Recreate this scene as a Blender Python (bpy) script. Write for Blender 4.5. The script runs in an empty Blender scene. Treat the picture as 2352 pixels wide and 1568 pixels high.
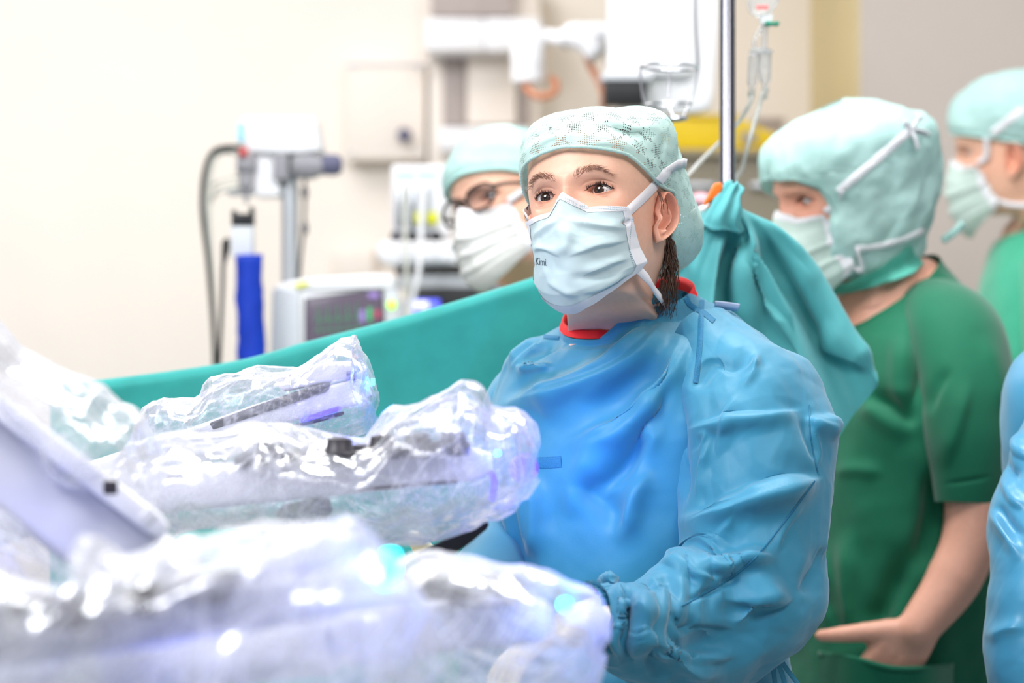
import bpy, bmesh, math, random
import numpy as np
from mathutils import Vector, Matrix, noise as mnoise
from mathutils.bvhtree import BVHTree

random.seed(7)
RNG = np.random.default_rng(11)
SC = bpy.context.scene
COL = SC.collection

# ---------------------------------------------------------------- camera
FPX = 2352 * 85.0 / 36.0          # focal length in pixels of the 2352 x 1568 frame
CAMZ = 1.37
cam_d = bpy.data.cameras.new('camera')
cam_d.lens = 85.0
cam_d.sensor_width = 36.0
cam_d.clip_start = 0.05
cam_d.dof.use_dof = True
cam_d.dof.focus_distance = 2.78
cam_d.dof.aperture_fstop = 3.0
cam = bpy.data.objects.new('camera', cam_d)
COL.objects.link(cam)
cam.location = (0, 0, CAMZ)
cam.rotation_euler = (math.pi / 2, 0, 0)
SC.camera = cam

# ---------------------------------------------------------------- world, lights, exposure
w = bpy.data.worlds.new('room_ambient')
SC.world = w
w.use_nodes = True
w.node_tree.nodes['Background'].inputs[0].default_value = (0.93, 0.95, 1.0, 1)
w.node_tree.nodes['Background'].inputs[1].default_value = 0.25


def area(name, loc, size, power, color=(1, 1, 1), target=None):
    d = bpy.data.lights.new(name, 'AREA')
    d.shape = 'RECTANGLE'
    d.size, d.size_y = size
    d.energy = power
    d.color = color
    o = bpy.data.objects.new(name, d)
    COL.objects.link(o)
    o.location = loc
    if target is not None:
        o.rotation_euler = (Vector(target) - Vector(loc)).to_track_quat('-Z', 'Y').to_euler()
    return o


# ceiling luminaires of the operating room
area('ceiling_lamp', (-1.6, 1.5, 3.0), (1.2, 1.2), 62, (0.96, 0.98, 1.0), (-0.6, 2.8, 1.2))
area('ceiling_lamp', (0.9, 0.9, 3.0), (1.2, 0.8), 27, (1.0, 0.98, 0.95), (0.4, 2.9, 1.1))
area('ceiling_lamp', (0.3, 3.2, 3.05), (1.0, 0.7), 34, (0.96, 0.99, 1.0))
area('ceiling_lamp', (-1.4, 5.0, 3.05), (2.2, 1.2), 36, (1.0, 0.965, 0.93))
area('ceiling_lamp', (1.3, 4.6, 3.05), (0.9, 0.8), 6, (1.0, 0.95, 0.90))

vs = SC.view_settings
vs.view_transform = 'Standard'
vs.look = 'None'
vs.gamma = 1.0
vs.use_curve_mapping = False
vs.exposure = 0.36
SC.cycles.use_denoising = True
SC.cycles.transparent_max_bounces = 12
SC.cycles.max_bounces = 4
SC.cycles.diffuse_bounces = 3
SC.cycles.glossy_bounces = 2
SC.cycles.use_adaptive_sampling = True
SC.cycles.adaptive_threshold = 0.09
SC.cycles.adaptive_min_samples = 16
SC.cycles.caustics_reflective = False
SC.cycles.caustics_refractive = False
SC.cycles.sample_clamp_indirect = 6.0

# ---------------------------------------------------------------- helpers


def P(px, py, Y):
    """world point seen at pixel (px, py) at distance Y in front of the camera plane"""
    return np.array([(px - 1176.0) * Y / FPX, Y, CAMZ - (py - 784.0) * Y / FPX])


def PX(V):
    V = np.asarray(V)
    Y = V[..., 1]
    return 1176.0 + V[..., 0] * FPX / Y, 784.0 - (V[..., 2] - CAMZ) * FPX / Y


def lin(c):
    c = np.asarray(c, float) / 255.0
    return tuple(np.where(c <= 0.04045, c / 12.92, ((c + 0.055) / 1.055) ** 2.4)) + (1.0,)


MATS = {}


def mat(name, rgb, rough=0.5, spec=0.4, metal=0.0, var=0.04, nscale=40.0, bump=0.0, bscale=200.0,
        sheen=0.0, trans=0.0, emit=None, estr=0.0, sss=0.0, bump2=0.0, b2scale=30.0, coat=0.0, vcol=False):
    """principled procedural material: base colour with a little noise variation, optional bump, optional thin translucency"""
    if name in MATS:
        return MATS[name]
    m = bpy.data.materials.new(name)
    m.use_nodes = True
    nt = m.node_tree
    N, L = nt.nodes, nt.links
    b = N['Principled BSDF']
    out = N['Material Output']
    base = lin(rgb)
    tc = N.new('ShaderNodeTexCoord')
    nz = N.new('ShaderNodeTexNoise')
    nz.inputs['Scale'].default_value = nscale
    nz.inputs['Detail'].default_value = 4
    L.new(tc.outputs['Object'], nz.inputs['Vector'])
    mr = N.new('ShaderNodeMapRange')
    mr.inputs['To Min'].default_value = 1 - var
    mr.inputs['To Max'].default_value = 1 + var
    mr.inputs['From Min'].default_value = 0.3
    mr.inputs['From Max'].default_value = 0.7
    L.new(nz.outputs['Fac'], mr.inputs['Value'])
    mx = N.new('ShaderNodeVectorMath')
    mx.operation = 'SCALE'
    if vcol:
        at = N.new('ShaderNodeAttribute')
        at.attribute_name = 'tint'
        L.new(at.outputs['Color'], mx.inputs[0])
    else:
        mx.inputs[0].default_value = base[:3]
    L.new(mr.outputs['Result'], mx.inputs['Scale'])
    L.new(mx.outputs['Vector'], b.inputs['Base Color'])
    b.inputs['Roughness'].default_value = rough
    b.inputs['Specular IOR Level'].default_value = spec
    b.inputs['Metallic'].default_value = metal
    b.inputs['Sheen Weight'].default_value = sheen
    b.inputs['Coat Weight'].default_value = coat
    if sss:
        b.inputs['Subsurface Weight'].default_value = sss
        b.inputs['Subsurface Radius'].default_value = (0.012, 0.005, 0.003)
        b.inputs['Subsurface Scale'].default_value = 0.6
    if emit is not None:
        b.inputs['Emission Color'].default_value = lin(emit)
        b.inputs['Emission Strength'].default_value = estr
    nrm = None
    for s, sc_ in ((bump, bscale), (bump2, b2scale)):
        if s:
            n2 = N.new('ShaderNodeTexNoise')
            n2.inputs['Scale'].default_value = sc_
            n2.inputs['Detail'].default_value = 3
            L.new(tc.outputs['Object'], n2.inputs['Vector'])
            bp = N.new('ShaderNodeBump')
            bp.inputs['Strength'].default_value = s
            bp.inputs['Distance'].default_value = 0.6 / sc_
            L.new(n2.outputs['Fac'], bp.inputs['Height'])
            if nrm is not None:
                L.new(nrm, bp.inputs['Normal'])
            nrm = bp.outputs['Normal']
    if nrm is not None:
        L.new(nrm, b.inputs['Normal'])
    if trans:
        t = N.new('ShaderNodeBsdfTranslucent')
        L.new(mx.outputs['Vector'], t.inputs['Color'])
        if nrm is not None:
            L.new(nrm, t.inputs['Normal'])
        ms = N.new('ShaderNodeMixShader')
        ms.inputs[0].default_value = trans
        L.new(b.outputs[0], ms.inputs[1])
        L.new(t.outputs[0], ms.inputs[2])
        L.new(ms.outputs[0], out.inputs['Surface'])
    MATS[name] = m
    return m


def tag(o, label=None, cat=None, group=None, kind=None):
    if label:
        o['label'] = label
    if cat:
        o['category'] = cat
    if group:
        o['group'] = group
    if kind:
        o['kind'] = kind
    return o


def empty(name, loc, label=None, cat=None, group=None):
    o = bpy.data.objects.new(name, None)
    o.empty_display_size = 0.05
    COL.objects.link(o)
    o.location = tuple(loc)
    return tag(o, label, cat, group)


def link(name, me, m, parent=None, kind=None):
    o = bpy.data.objects.new(name, me)
    COL.objects.link(o)
    if m is not None and len(me.materials) == 0:
        me.materials.append(m)
    if parent is not None:
        o.parent = parent
        par, loc = parent, Vector((0, 0, 0))
        while par is not None:
            loc += par.location
            par = par.parent
        o.location = -loc if parent.type == 'EMPTY' and parent.parent is None else -loc
    if kind:
        o['kind'] = kind
    return o


def mesh_np(name, V, F, smooth=True, tint=None, uv=None):
    """V (n,3) array, F (k,4) or (k,3) int array (quads may repeat an index for a triangle)"""
    me = bpy.data.meshes.new(name)
    V = np.asarray(V, np.float64)
    if isinstance(F, np.ndarray):
        F = F.tolist()
    me.from_pydata(V.tolist(), [], F)
    if smooth:
        me.polygons.foreach_set('use_smooth', np.ones(len(me.polygons), bool))
    if tint is not None:
        a = me.attributes.new('tint', 'FLOAT_COLOR', 'POINT')
        c = np.ones((len(V), 4), np.float32)
        c[:, :3] = tint
        a.data.foreach_set('color', c.ravel())
    if uv is not None:
        ul = me.uv_layers.new(name='uv')
        li = np.empty(len(me.loops), np.int32)
        me.loops.foreach_get('vertex_index', li)
        ul.data.foreach_set('uv', np.asarray(uv, np.float32)[li].ravel())
    me.update()
    return me


def grid_faces(n, m, wrap=False, off=0):
    """faces of an n x m vertex grid (index i*m+j); wrap closes the first axis"""
    ii = np.arange(n if wrap else n - 1)
    jj = np.arange(m - 1)
    I, J = np.meshgrid(ii, jj, indexing='ij')
    I2 = (I + 1) % n
    return np.stack([I * m + J, I2 * m + J, I2 * m + J + 1, I * m + J + 1], -1).reshape(-1, 4) + off


def grid_obj(name, V, m, parent=None, wrap=False, kind=None, tint=None, uv=None, flip=False, caps=False, smooth=True):
    n, k = V.shape[:2]
    F = grid_faces(n, k, wrap)
    if flip:
        F = F[:, ::-1]
    F = F.tolist()
    if caps and wrap:
        F.append([i * k for i in range(n)][::(1 if flip else -1)])
        F.append([i * k + k - 1 for i in range(n)][::(-1 if flip else 1)])
    me = mesh_np(name, V.reshape(-1, 3), F, smooth, None if tint is None else tint.reshape(-1, 3),
                 None if uv is None else uv.reshape(-1, 2))
    return link(name, me, m, parent, kind)


def normals(V, wrap=False):
    if wrap:
        du = np.roll(V, -1, 0) - np.roll(V, 1, 0)
    else:
        du = np.gradient(V, axis=0)
    dv = np.gradient(V, axis=1)
    n = np.cross(du, dv)
    return n / np.maximum(np.linalg.norm(n, axis=-1, keepdims=True), 1e-12)


def spline(keys, t):
    """Catmull-Rom through rows of keys; t in 0..len-1"""
    K = np.asarray(keys, float)
    if K.ndim == 1:
        K = K[:, None]
    n = len(K)
    t = np.clip(np.asarray(t, float), 0, n - 1 - 1e-9)
    i = np.floor(t).astype(int)
    f = (t - i)[..., None]
    p1, p2 = K[i], K[np.minimum(i + 1, n - 1)]
    p0 = np.where((i > 0)[..., None], K[np.maximum(i - 1, 0)], 2 * p1 - p2)
    p3 = np.where((i < n - 2)[..., None], K[np.minimum(i + 2, n - 1)], 2 * p2 - p1)
    return 0.5 * ((2 * p1) + (-p0 + p2) * f + (2 * p0 - 5 * p1 + 4 * p2 - p3) * f * f + (-p0 + 3 * p1 - 3 * p2 + p3) * f ** 3)


def interp(x, xs, ys):
    return np.interp(x, xs, ys)


def box_bm(bm, x0, y0, z0, x1, y1, z1, M=None):
    vs_ = [bm.verts.new(Vector(p) if M is None else M @ Vector(p)) for p in
           ((x0, y0, z0), (x1, y0, z0), (x1, y1, z0), (x0, y1, z0), (x0, y0, z1), (x1, y0, z1), (x1, y1, z1), (x0, y1, z1))]
    for f in ((0, 3, 2, 1), (4, 5, 6, 7), (0, 1, 5, 4), (1, 2, 6, 5), (2, 3, 7, 6), (3, 0, 4, 7)):
        bm.faces.new([vs_[i] for i in f])


def bm_obj(name, bm, m, parent=None, bevel=0.0, seg=2, smooth=True, kind=None):
    if bevel:
        bmesh.ops.bevel(bm, geom=bm.edges[:], offset=bevel, segments=seg, affect='EDGES', profile=0.6)
    me = bpy.data.meshes.new(name)
    bm.to_mesh(me)
    bm.free()
    if smooth:
        me.polygons.foreach_set('use_smooth', np.ones(len(me.polygons), bool))
        try:
            me.set_sharp_from_angle(angle=math.radians(35))
        except Exception:
            pass
    return link(name, me, m, parent, kind)


def box(name, x0, y0, z0, x1, y1, z1, m, parent=None, bevel=0.004, seg=2, M=None, kind=None):
    bm = bmesh.new()
    box_bm(bm, x0, y0, z0, x1, y1, z1, M)
    return bm_obj(name, bm, m, parent, bevel, seg, kind=kind)


def boxpx(name, px0, py0, px1, py1, Y, depth, m, parent=None, bevel=0.004, seg=2):
    """box whose front face (towards the camera) spans these pixels at distance Y"""
    a, b = P(px0, py1, Y), P(px1, py0, Y)
    return box(name, a[0], Y, a[2], b[0], Y + depth, b[2], m, parent, bevel, seg)


def prism(name, pts, Y0, Y1, m, parent=None, bevel=0.003, seg=2):
    """polygon in the XZ plane (world points) extruded from Y0 to Y1"""
    bm = bmesh.new()
    a = [bm.verts.new((p[0], Y0, p[2])) for p in pts]
    b = [bm.verts.new((p[0], Y1, p[2])) for p in pts]
    n = len(pts)
    bm.faces.new(a)
    bm.faces.new(b[::-1])
    for i in range(n):
        bm.faces.new((a[(i + 1) % n], a[i], b[i], b[(i + 1) % n]))
    bmesh.ops.recalc_face_normals(bm, faces=bm.faces[:])
    return bm_obj(name, bm, m, parent, bevel, seg)


def frames(path):
    path = np.asarray(path, float)
    T = np.gradient(path, axis=0)
    T /= np.maximum(np.linalg.norm(T, axis=1, keepdims=True), 1e-9)
    up = np.array([0, 0, 1.0]) if abs(T[0][2]) < 0.9 else np.array([0, 1.0, 0])
    n = np.cross(up, T[0])
    n /= np.linalg.norm(n)
    Ns = [n]
    for i in range(1, len(T)):
        n = Ns[-1] - T[i] * np.dot(Ns[-1], T[i])
        n /= max(np.linalg.norm(n), 1e-9)
        Ns.append(n)
    Ns = np.array(Ns)
    return T, Ns, np.cross(T, Ns)


def tube_grid(path, radii, n=16, r2=None):
    path = np.asarray(path, float)
    T, A, B = frames(path)
    r = np.broadcast_to(np.asarray(radii, float), (len(path),))
    rb = r if r2 is None else np.broadcast_to(np.asarray(r2, float), (len(path),))
    a = np.linspace(0, 2 * np.pi, n, endpoint=False)
    V = path[None] + np.cos(a)[:, None, None] * (A * r[:, None])[None] + np.sin(a)[:, None, None] * (B * rb[:, None])[None]
    return V


def tube(name, pts, r, m, parent=None, n=10, res=6, kind=None, caps=True):
    pts = np.asarray(pts, float)
    if len(pts) > 2:
        path = spline(pts, np.linspace(0, len(pts) - 1, (len(pts) - 1) * res + 1))
    else:
        path = np.linspace(pts[0], pts[1], 3)
    if np.ndim(r):
        r = spline(np.asarray(r), np.linspace(0, len(r) - 1, len(path)))[:, 0]
    return grid_obj(name, tube_grid(path, r, n), m, parent, wrap=True, caps=caps, kind=kind)


def lathe(name, axis0, axis1, prof, m, parent=None, n=24):
    """revolve profile [(t along axis in metres, radius)] about the axis from axis0 towards axis1"""
    a0, a1 = np.asarray(axis0, float), np.asarray(axis1, float)
    d = (a1 - a0) / np.linalg.norm(a1 - a0)
    up = np.array([0, 0, 1.0]) if abs(d[2]) < 0.9 else np.array([1.0, 0, 0])
    A = np.cross(up, d)
    A /= np.linalg.norm(A)
    B = np.cross(d, A)
    ang = np.linspace(0, 2 * np.pi, n, endpoint=False)
    V = np.zeros((n, len(prof), 3))
    for j, (t, r) in enumerate(prof):
        V[:, j] = a0 + d * t + r * (np.cos(ang)[:, None] * A + np.sin(ang)[:, None] * B)
    o = grid_obj(name, V, m, parent, wrap=True, caps=True)
    try:
        o.data.set_sharp_from_angle(angle=math.radians(40))
    except Exception:
        pass
    return o


def upsample(V, k=2, wrap=False):
    """smooth (Catmull-Rom) refinement of a vertex grid"""
    n, m = V.shape[:2]
    if wrap:
        Vp = np.concatenate([V[-2:], V, V[:3]], 0)
        t = 2 + np.arange(n * k) / k
        W = spline(Vp.reshape(len(Vp), -1), t).reshape(n * k, m, 3)
    else:
        W = spline(V.reshape(n, -1), np.linspace(0, n - 1, (n - 1) * k + 1)).reshape(-1, m, 3)
    n2 = W.shape[0]
    W = W.transpose(1, 0, 2).reshape(m, -1)
    W = spline(W, np.linspace(0, m - 1, (m - 1) * k + 1))
    return W.reshape(-1, n2, 3).transpose(1, 0, 2)


def noise3(V, scale, seed=0.0, octaves=3):
    """cheap vectorised smooth pseudo-noise: sum of rotated sines"""
    V = np.asarray(V)
    r = np.random.default_rng(int(seed * 1000) + 5)
    out = np.zeros(V.shape[:-1])
    amp = 1.0
    s = scale
    for o in range(octaves):
        acc = np.zeros(V.shape[:-1])
        for k in range(5):
            d = r.normal(size=3)
            d /= np.linalg.norm(d)
            d2 = r.normal(size=3)
            d2 /= np.linalg.norm(d2)
            acc += np.sin(V @ d * s * 6.283 + r.uniform(0, 6.28) + 1.6 * np.sin(V @ d2 * s * 4.1 + r.uniform(0, 6.28)))
        out += amp * acc / 2.6
        amp *= 0.5
        s *= 2.03
    return out


def crumple(V, scale, seed=0, folds=7):
    """creased-sheet height: triangular waves in random warped directions give flat facets meeting at sharp folds"""
    r = np.random.default_rng(seed)
    V = np.asarray(V)
    W = V + 0.18 / scale * np.stack([noise3(V, scale * 0.45, seed + 0.1 + k, 1) for k in range(3)], -1)
    h = np.zeros(V.shape[:-1])
    for k in range(folds):
        d = r.normal(size=3)
        d /= np.linalg.norm(d)
        s = scale * r.uniform(0.5, 1.5)
        x = W @ d * s + r.uniform(0, 1)
        tri = np.abs((x % 1.0) - 0.5) * 2
        h += (tri - 0.5) * (scale / s)
    return h / math.sqrt(folds)


def pbd(V, wrap, ru=1.0, rv=1.0, iters=250, g=0.0, anchor=0.02, bend=0.15, seed=1, kick=0.002, collide=None, pin=None):
    """buckle a cloth grid: rest lengths are the present lengths times ru (first axis) / rv (second axis)"""
    r = np.random.default_rng(seed)
    V0 = V.astype(np.float64).copy()
    X = V0 + noise3(V0, 9.0, seed, 2)[..., None] * normals(V0, wrap) * kick
    vel = np.zeros_like(X)
    n, m = X.shape[:2]

    def diff(A, du, dv):
        B = np.roll(A, -du, 0) if du else A
        B = np.roll(B, -dv, 1) if dv else B
        return B - A

    ru = np.broadcast_to(np.asarray(ru, float), (n, m))
    rv = np.broadcast_to(np.asarray(rv, float), (n, m))
    cons = []
    for du, dv, k in ((1, 0, 1.0), (0, 1, 1.0), (1, 1, 0.35), (1, -1, 0.35), (2, 0, bend), (0, 2, bend), (4, 0, bend * .4), (0, 4, bend * .4)):
        L0 = np.linalg.norm(diff(V0, du, dv), axis=-1)
        f = ru if dv == 0 else rv if du == 0 else 0.5 * (ru + rv)
        mask = np.ones((n, m))
        if not wrap and du:
            mask[n - du:] = 0
        if dv > 0:
            mask[:, m - dv:] = 0
        if dv < 0:
            mask[:, :-dv] = 0
        cons.append((du, dv, k, L0 * f, mask))
    anc = np.broadcast_to(np.asarray(anchor, float), (n, m))[..., None]
    for it in range(iters):
        X1 = X + vel * 0.92
        X1[..., 2] -= g
        C = np.zeros_like(X)
        for du, dv, k, L0, mask in cons:
            d = diff(X1, du, dv)
            L = np.maximum(np.linalg.norm(d, axis=-1), 1e-7)
            c = (0.5 * k * mask * (L - L0) / L)[..., None] * d
            C += c
            cc = np.roll(c, du, 0) if du else c
            cc = np.roll(cc, dv, 1) if dv else cc
            C -= cc
        X1 += C * 0.26
        lap = (np.roll(X1, 1, 0) + np.roll(X1, -1, 0)) * .5 - X1
        lap2 = np.zeros_like(X1)
        lap2[:, 1:-1] = (X1[:, 2:] + X1[:, :-2]) * .5 - X1[:, 1:-1]
        if not wrap:
            lap[0] = lap[-1] = 0
        X1 += .06 * (lap + lap2)
        X1 += anc * (V0 - X1)
        if collide is not None:
            X1 = collide(X1)
        if pin is not None:
            X1 = np.where(pin[..., None], V0, X1)
        vel = X1 - X
        X = X1
    return X


def soften(V, wrap, it=2, k=.5):
    for _ in range(it):
        W = V.copy()
        A = (np.roll(V, 1, 0) + np.roll(V, -1, 0)) * .5
        if wrap:
            W = V + k * .5 * (A - V)
        else:
            W[1:-1] = V[1:-1] + k * .5 * (A[1:-1] - V[1:-1])
        W[:, 1:-1] += k * .5 * ((V[:, 2:] + V[:, :-2]) * .5 - V[:, 1:-1])
        V = W
    return V


def stitches(name, hit, line, width, m, parent, step=5.0, duty=.55, lift=.0012):
    """row of short stitches lying on a surface along a pixel polyline"""
    L = np.asarray(line, float)
    L = spline(L, np.linspace(0, len(L) - 1, 200))
    cum = np.concatenate([[0], np.cumsum(np.linalg.norm(np.diff(L, axis=0), axis=1))])
    V, F = [], []
    s = 0.0
    while s + step * duty < cum[-1]:
        a = np.array([np.interp(s, cum, L[:, k]) for k in (0, 1)])
        b = np.array([np.interp(s + step * duty, cum, L[:, k]) for k in (0, 1)])
        d = (b - a) / max(np.linalg.norm(b - a), 1e-6)
        n = np.array([-d[1], d[0]]) * width / 2
        q = [hit(*p) for p in (a - n, b - n, b + n, a + n)]
        if all(h[0] is not None for h in q):
            k = len(V)
            V += [h[0] + h[1] * lift for h in q]
            F.append([k, k + 1, k + 2, k + 3])
        s += step
    if V:
        link(name, mesh_np(name, np.array(V), F), m, parent, 'stuff')


def brush(V, line, amp, w1, w2=None, wrap=False, N=None, taper=0.35, cam=False):
    """sculpt stroke: pushes the camera-side surface in or out along its normal beside a polyline given in photo pixels"""
    w2 = w1 if w2 is None else w2
    if N is None:
        N = normals(V, wrap)
    px, py = PX(V)
    L = np.asarray(line, float)
    if len(L) > 2:
        L = spline(L, np.linspace(0, len(L) - 1, (len(L) - 1) * 6 + 1))
    best = np.full(px.shape, 1e9)
    sd = np.zeros(px.shape)
    tt = np.zeros(px.shape)
    seg = np.linalg.norm(np.diff(L, axis=0), axis=1)
    cum = np.concatenate([[0], np.cumsum(seg)])
    for i in range(len(L) - 1):
        a, d = L[i], L[i + 1] - L[i]
        l2 = max(d @ d, 1e-9)
        t = np.clip(((px - a[0]) * d[0] + (py - a[1]) * d[1]) / l2, 0, 1)
        ex, ey = px - a[0] - t * d[0], py - a[1] - t * d[1]
        dist = np.hypot(ex, ey)
        s = np.sign(d[0] * ey - d[1] * ex)
        u = dist < best
        best = np.where(u, dist, best)
        sd = np.where(u, dist * s, sd)
        tt = np.where(u, (cum[i] + t * seg[i]) / cum[-1], tt)
    prof = np.where(sd > 0, np.exp(-(sd / w1) ** 2), np.exp(-(sd / w2) ** 2))
    tp = np.minimum(1, np.minimum(tt, 1 - tt) / max(taper, 1e-3))
    tp = tp * tp * (3 - 2 * tp) if taper > 0 else 1.0
    view = np.array([0, 0, CAMZ]) - V
    view /= np.linalg.norm(view, axis=-1, keepdims=True)
    if cam:
        sg = np.sign((N * view).sum(-1))
        return V + N * (sg * amp * prof * tp)[..., None]
    # only the side facing the camera: where the outward normal looks at the camera
    NO = N * ORIENT(N, V)[..., None]
    mask = np.clip((NO * view).sum(-1) * 2.5 + 0.3, 0, 1)
    return V + NO * (amp * prof * tp * mask)[..., None]


def ORIENT(N, V):
    """+1 where N points away from the grid's own axis (ring centre)"""
    c = V.mean(0, keepdims=True)
    return np.where(((V - c) * N).sum(-1) >= 0, 1.0, -1.0)


def caster(objs):
    """ray caster from the camera through a pixel onto given grids [(V, wrap)]"""
    vs_, fs, off = [], [], 0
    for V, wrap in objs:
        n, m = V.shape[:2]
        vs_ += V.reshape(-1, 3).tolist()
        fs += grid_faces(n, m, wrap, off).tolist()
        off += n * m
    t = BVHTree.FromPolygons(vs_, fs)
    o = Vector((0, 0, CAMZ))

    def hit(px, py):
        d = Vector(P(px, py, 1.0)) - o
        loc, nn, idx, dist = t.ray_cast(o, d.normalized())
        if loc is None:
            return None, None
        if nn.dot(d) > 0:
            nn = -nn
        return np.array(loc), np.array(nn)
    return hit


def near(hit, px, py):
    """surface point under the pixel or the closest pixel that has one, lifted by nothing"""
    for r in range(0, 120, 4):
        for a in range(12):
            h, n = hit(px + r * math.cos(a * .5236), py + r * math.sin(a * .5236))
            if h is not None:
                return h, n


def ribbon_on(name, hit, line, width, m, parent, lift=0.0009, res=10, thick=0.0):
    """a narrow strip lying on the surface found under a pixel polyline; width in pixels"""
    L = np.asarray(line, float)
    L = spline(L, np.linspace(0, len(L) - 1, (len(L) - 1) * res + 1))
    D = np.gradient(L, axis=0)
    D /= np.linalg.norm(D, axis=1, keepdims=True)
    Nn = np.stack([-D[:, 1], D[:, 0]], 1)
    rows = []
    for p, n in zip(L, Nn):
        row = []
        for s in (-0.5, -0.17, 0.17, 0.5):
            q = p + n * s * width
            h, hn = hit(q[0], q[1])
            if h is None:
                row = None
                break
            row.append(h + hn * lift * (1.0 if abs(s) < 0.3 else 0.55))
        if row:
            rows.append(row)
    if len(rows) < 2:
        return None
    return grid_obj(name, np.array(rows), m, parent)


def strip(name, pts, width_dir, width, m, parent=None, res=8, thick=0.0012):
    """flat band with real thickness along 3-D points; width_dir per point"""
    pts = np.asarray(pts, float)
    t = np.linspace(0, len(pts) - 1, (len(pts) - 1) * res + 1)
    C = spline(pts, t)
    W = spline(np.asarray(width_dir, float), t)
    W /= np.linalg.norm(W, axis=1, keepdims=True)
    T = np.gradient(C, axis=0)
    T /= np.linalg.norm(T, axis=1, keepdims=True)
    W = W - T * (W * T).sum(1, keepdims=True)
    W /= np.linalg.norm(W, axis=1, keepdims=True)
    Nn = np.cross(T, W)
    h, k = width / 2, thick / 2
    ring = [(-1, -1), (0, -1), (1, -1), (1, 1), (0, 1), (-1, 1)]
    V = np.stack([C + W * h * a + Nn * k * b for a, b in ring], 0)
    return grid_obj(name, V, m, parent, wrap=True, caps=True, smooth=True)
# ================================================================ materials
M_wall = mat('cream_wall_paint', (245, 236, 227), 0.6, 0.3, var=0.02, nscale=3, bump=0.02, bscale=300)
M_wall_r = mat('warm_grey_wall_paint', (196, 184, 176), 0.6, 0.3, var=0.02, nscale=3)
M_return = mat('warm_lit_wall_paint', (226, 208, 160), 0.6, 0.3, var=0.02, nscale=3)  # warm light on the return face, put into its colour
M_floor = mat('grey_green_vinyl_floor', (150, 160, 158), 0.35, 0.4, var=0.05, nscale=60)
M_ceil = mat('white_ceiling_panel', (240, 240, 238), 0.8, 0.2, var=0.02)
M_cream = mat('cream_lacquered_metal', (240, 229, 219), 0.45, 0.4, var=0.015, nscale=6)
M_white = mat('white_equipment_plastic', (240, 239, 242), 0.38, 0.4, var=0.015, nscale=12)
M_white_g = mat('pale_grey_equipment_plastic', (214, 216, 222), 0.4, 0.4, var=0.02, nscale=12)
M_grey = mat('mid_grey_plastic', (150, 148, 154), 0.45, 0.4, var=0.05)
M_taupe = mat('taupe_paint', (176, 164, 160), 0.5, 0.3, var=0.04)  # one even taupe for slots, top panel, drawer gap and small box
M_dgrey = mat('dark_grey_plastic', (78, 76, 84), 0.45, 0.4, var=0.06)
M_knob = mat('blue_grey_rubber', (98, 98, 124), 0.55, 0.35, var=0.06)
M_black = mat('black_plastic', (26, 26, 30), 0.45, 0.4, var=0.08)
M_alu = mat('brushed_aluminium', (205, 208, 214), 0.35, 0.5, metal=0.7, var=0.03, nscale=90)
M_steel = mat('polished_stainless_steel', (192, 192, 198), 0.28, 0.5, metal=1.0, var=0.02, nscale=90)
M_blue = mat('royal_blue_nylon_sleeve', (16, 56, 176), 0.6, 0.3, var=0.10, nscale=30, bump=0.3, bscale=250)
M_copper = mat('salmon_rubber_hose', (212, 140, 106), 0.45, 0.4, var=0.06)
M_yellow = mat('yellow_plastic_bin', (238, 204, 0), 0.45, 0.4, var=0.03)
M_bench = mat('taupe_bench_laminate', (152, 142, 124), 0.5, 0.3, var=0.03)
M_bench_t = mat('pale_bench_edge', (176, 164, 140), 0.45, 0.3, var=0.03)
M_cabl = mat('pale_cable_sheath', (205, 205, 196), 0.5, 0.3, var=0.04)
M_cabd = mat('black_cable_sheath', (48, 46, 44), 0.5, 0.3, var=0.05)
M_lime = mat('yellow_warning_label', (226, 226, 10), 0.5, 0.3, var=0.03)
M_cyan = mat('pale_cyan_label', (160, 218, 238), 0.5, 0.3, var=0.03)
M_red = mat('red_plastic', (206, 66, 70), 0.45, 0.4, var=0.05)
M_screen = mat('dark_monitor_glass', (92, 82, 96), 0.22, 0.5, var=0.03, emit=(96, 84, 100), estr=0.25)
M_led_g = mat('green_power_lamp', (180, 240, 40), 0.3, 0.4, emit=(170, 255, 40), estr=1.3)
M_scr_b = mat('blue_lit_display', (90, 100, 235), 0.3, 0.4, emit=(84, 92, 250), estr=0.9)
M_scr_w = mat('white_lit_display', (225, 225, 255), 0.3, 0.4, emit=(225, 225, 255), estr=0.9)
M_navy = mat('navy_rubber', (36, 36, 66), 0.55, 0.3, var=0.06)
M_pink = mat('pink_cloth', (214, 168, 176), 0.8, 0.2, var=0.06, bump=0.3, bscale=400)
M_orange = mat('orange_plastic_clamp', (255, 118, 34), 0.4, 0.4, var=0.04)


def struct(o):
    o['kind'] = 'structure'
    return o


# ================================================================ the room
struct(box('floor', -4.0, -2.5, -0.1, 3.0, 6.9, 0.0, M_floor, bevel=0))
struct(box('wall_back', -4.0, 6.5, 0.0, 0.806, 6.65, 3.1, M_wall, bevel=0))
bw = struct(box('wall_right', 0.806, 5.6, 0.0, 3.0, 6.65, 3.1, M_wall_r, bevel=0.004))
box('wall_return', 0.802, 5.61, 0.0, 0.8065, 6.5, 3.1, M_return, bw, bevel=0)
struct(box('baseboard_back', -4.0, 6.485, 0.0, 0.80, 6.5, 0.10, M_bench, bevel=0.003))

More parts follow.
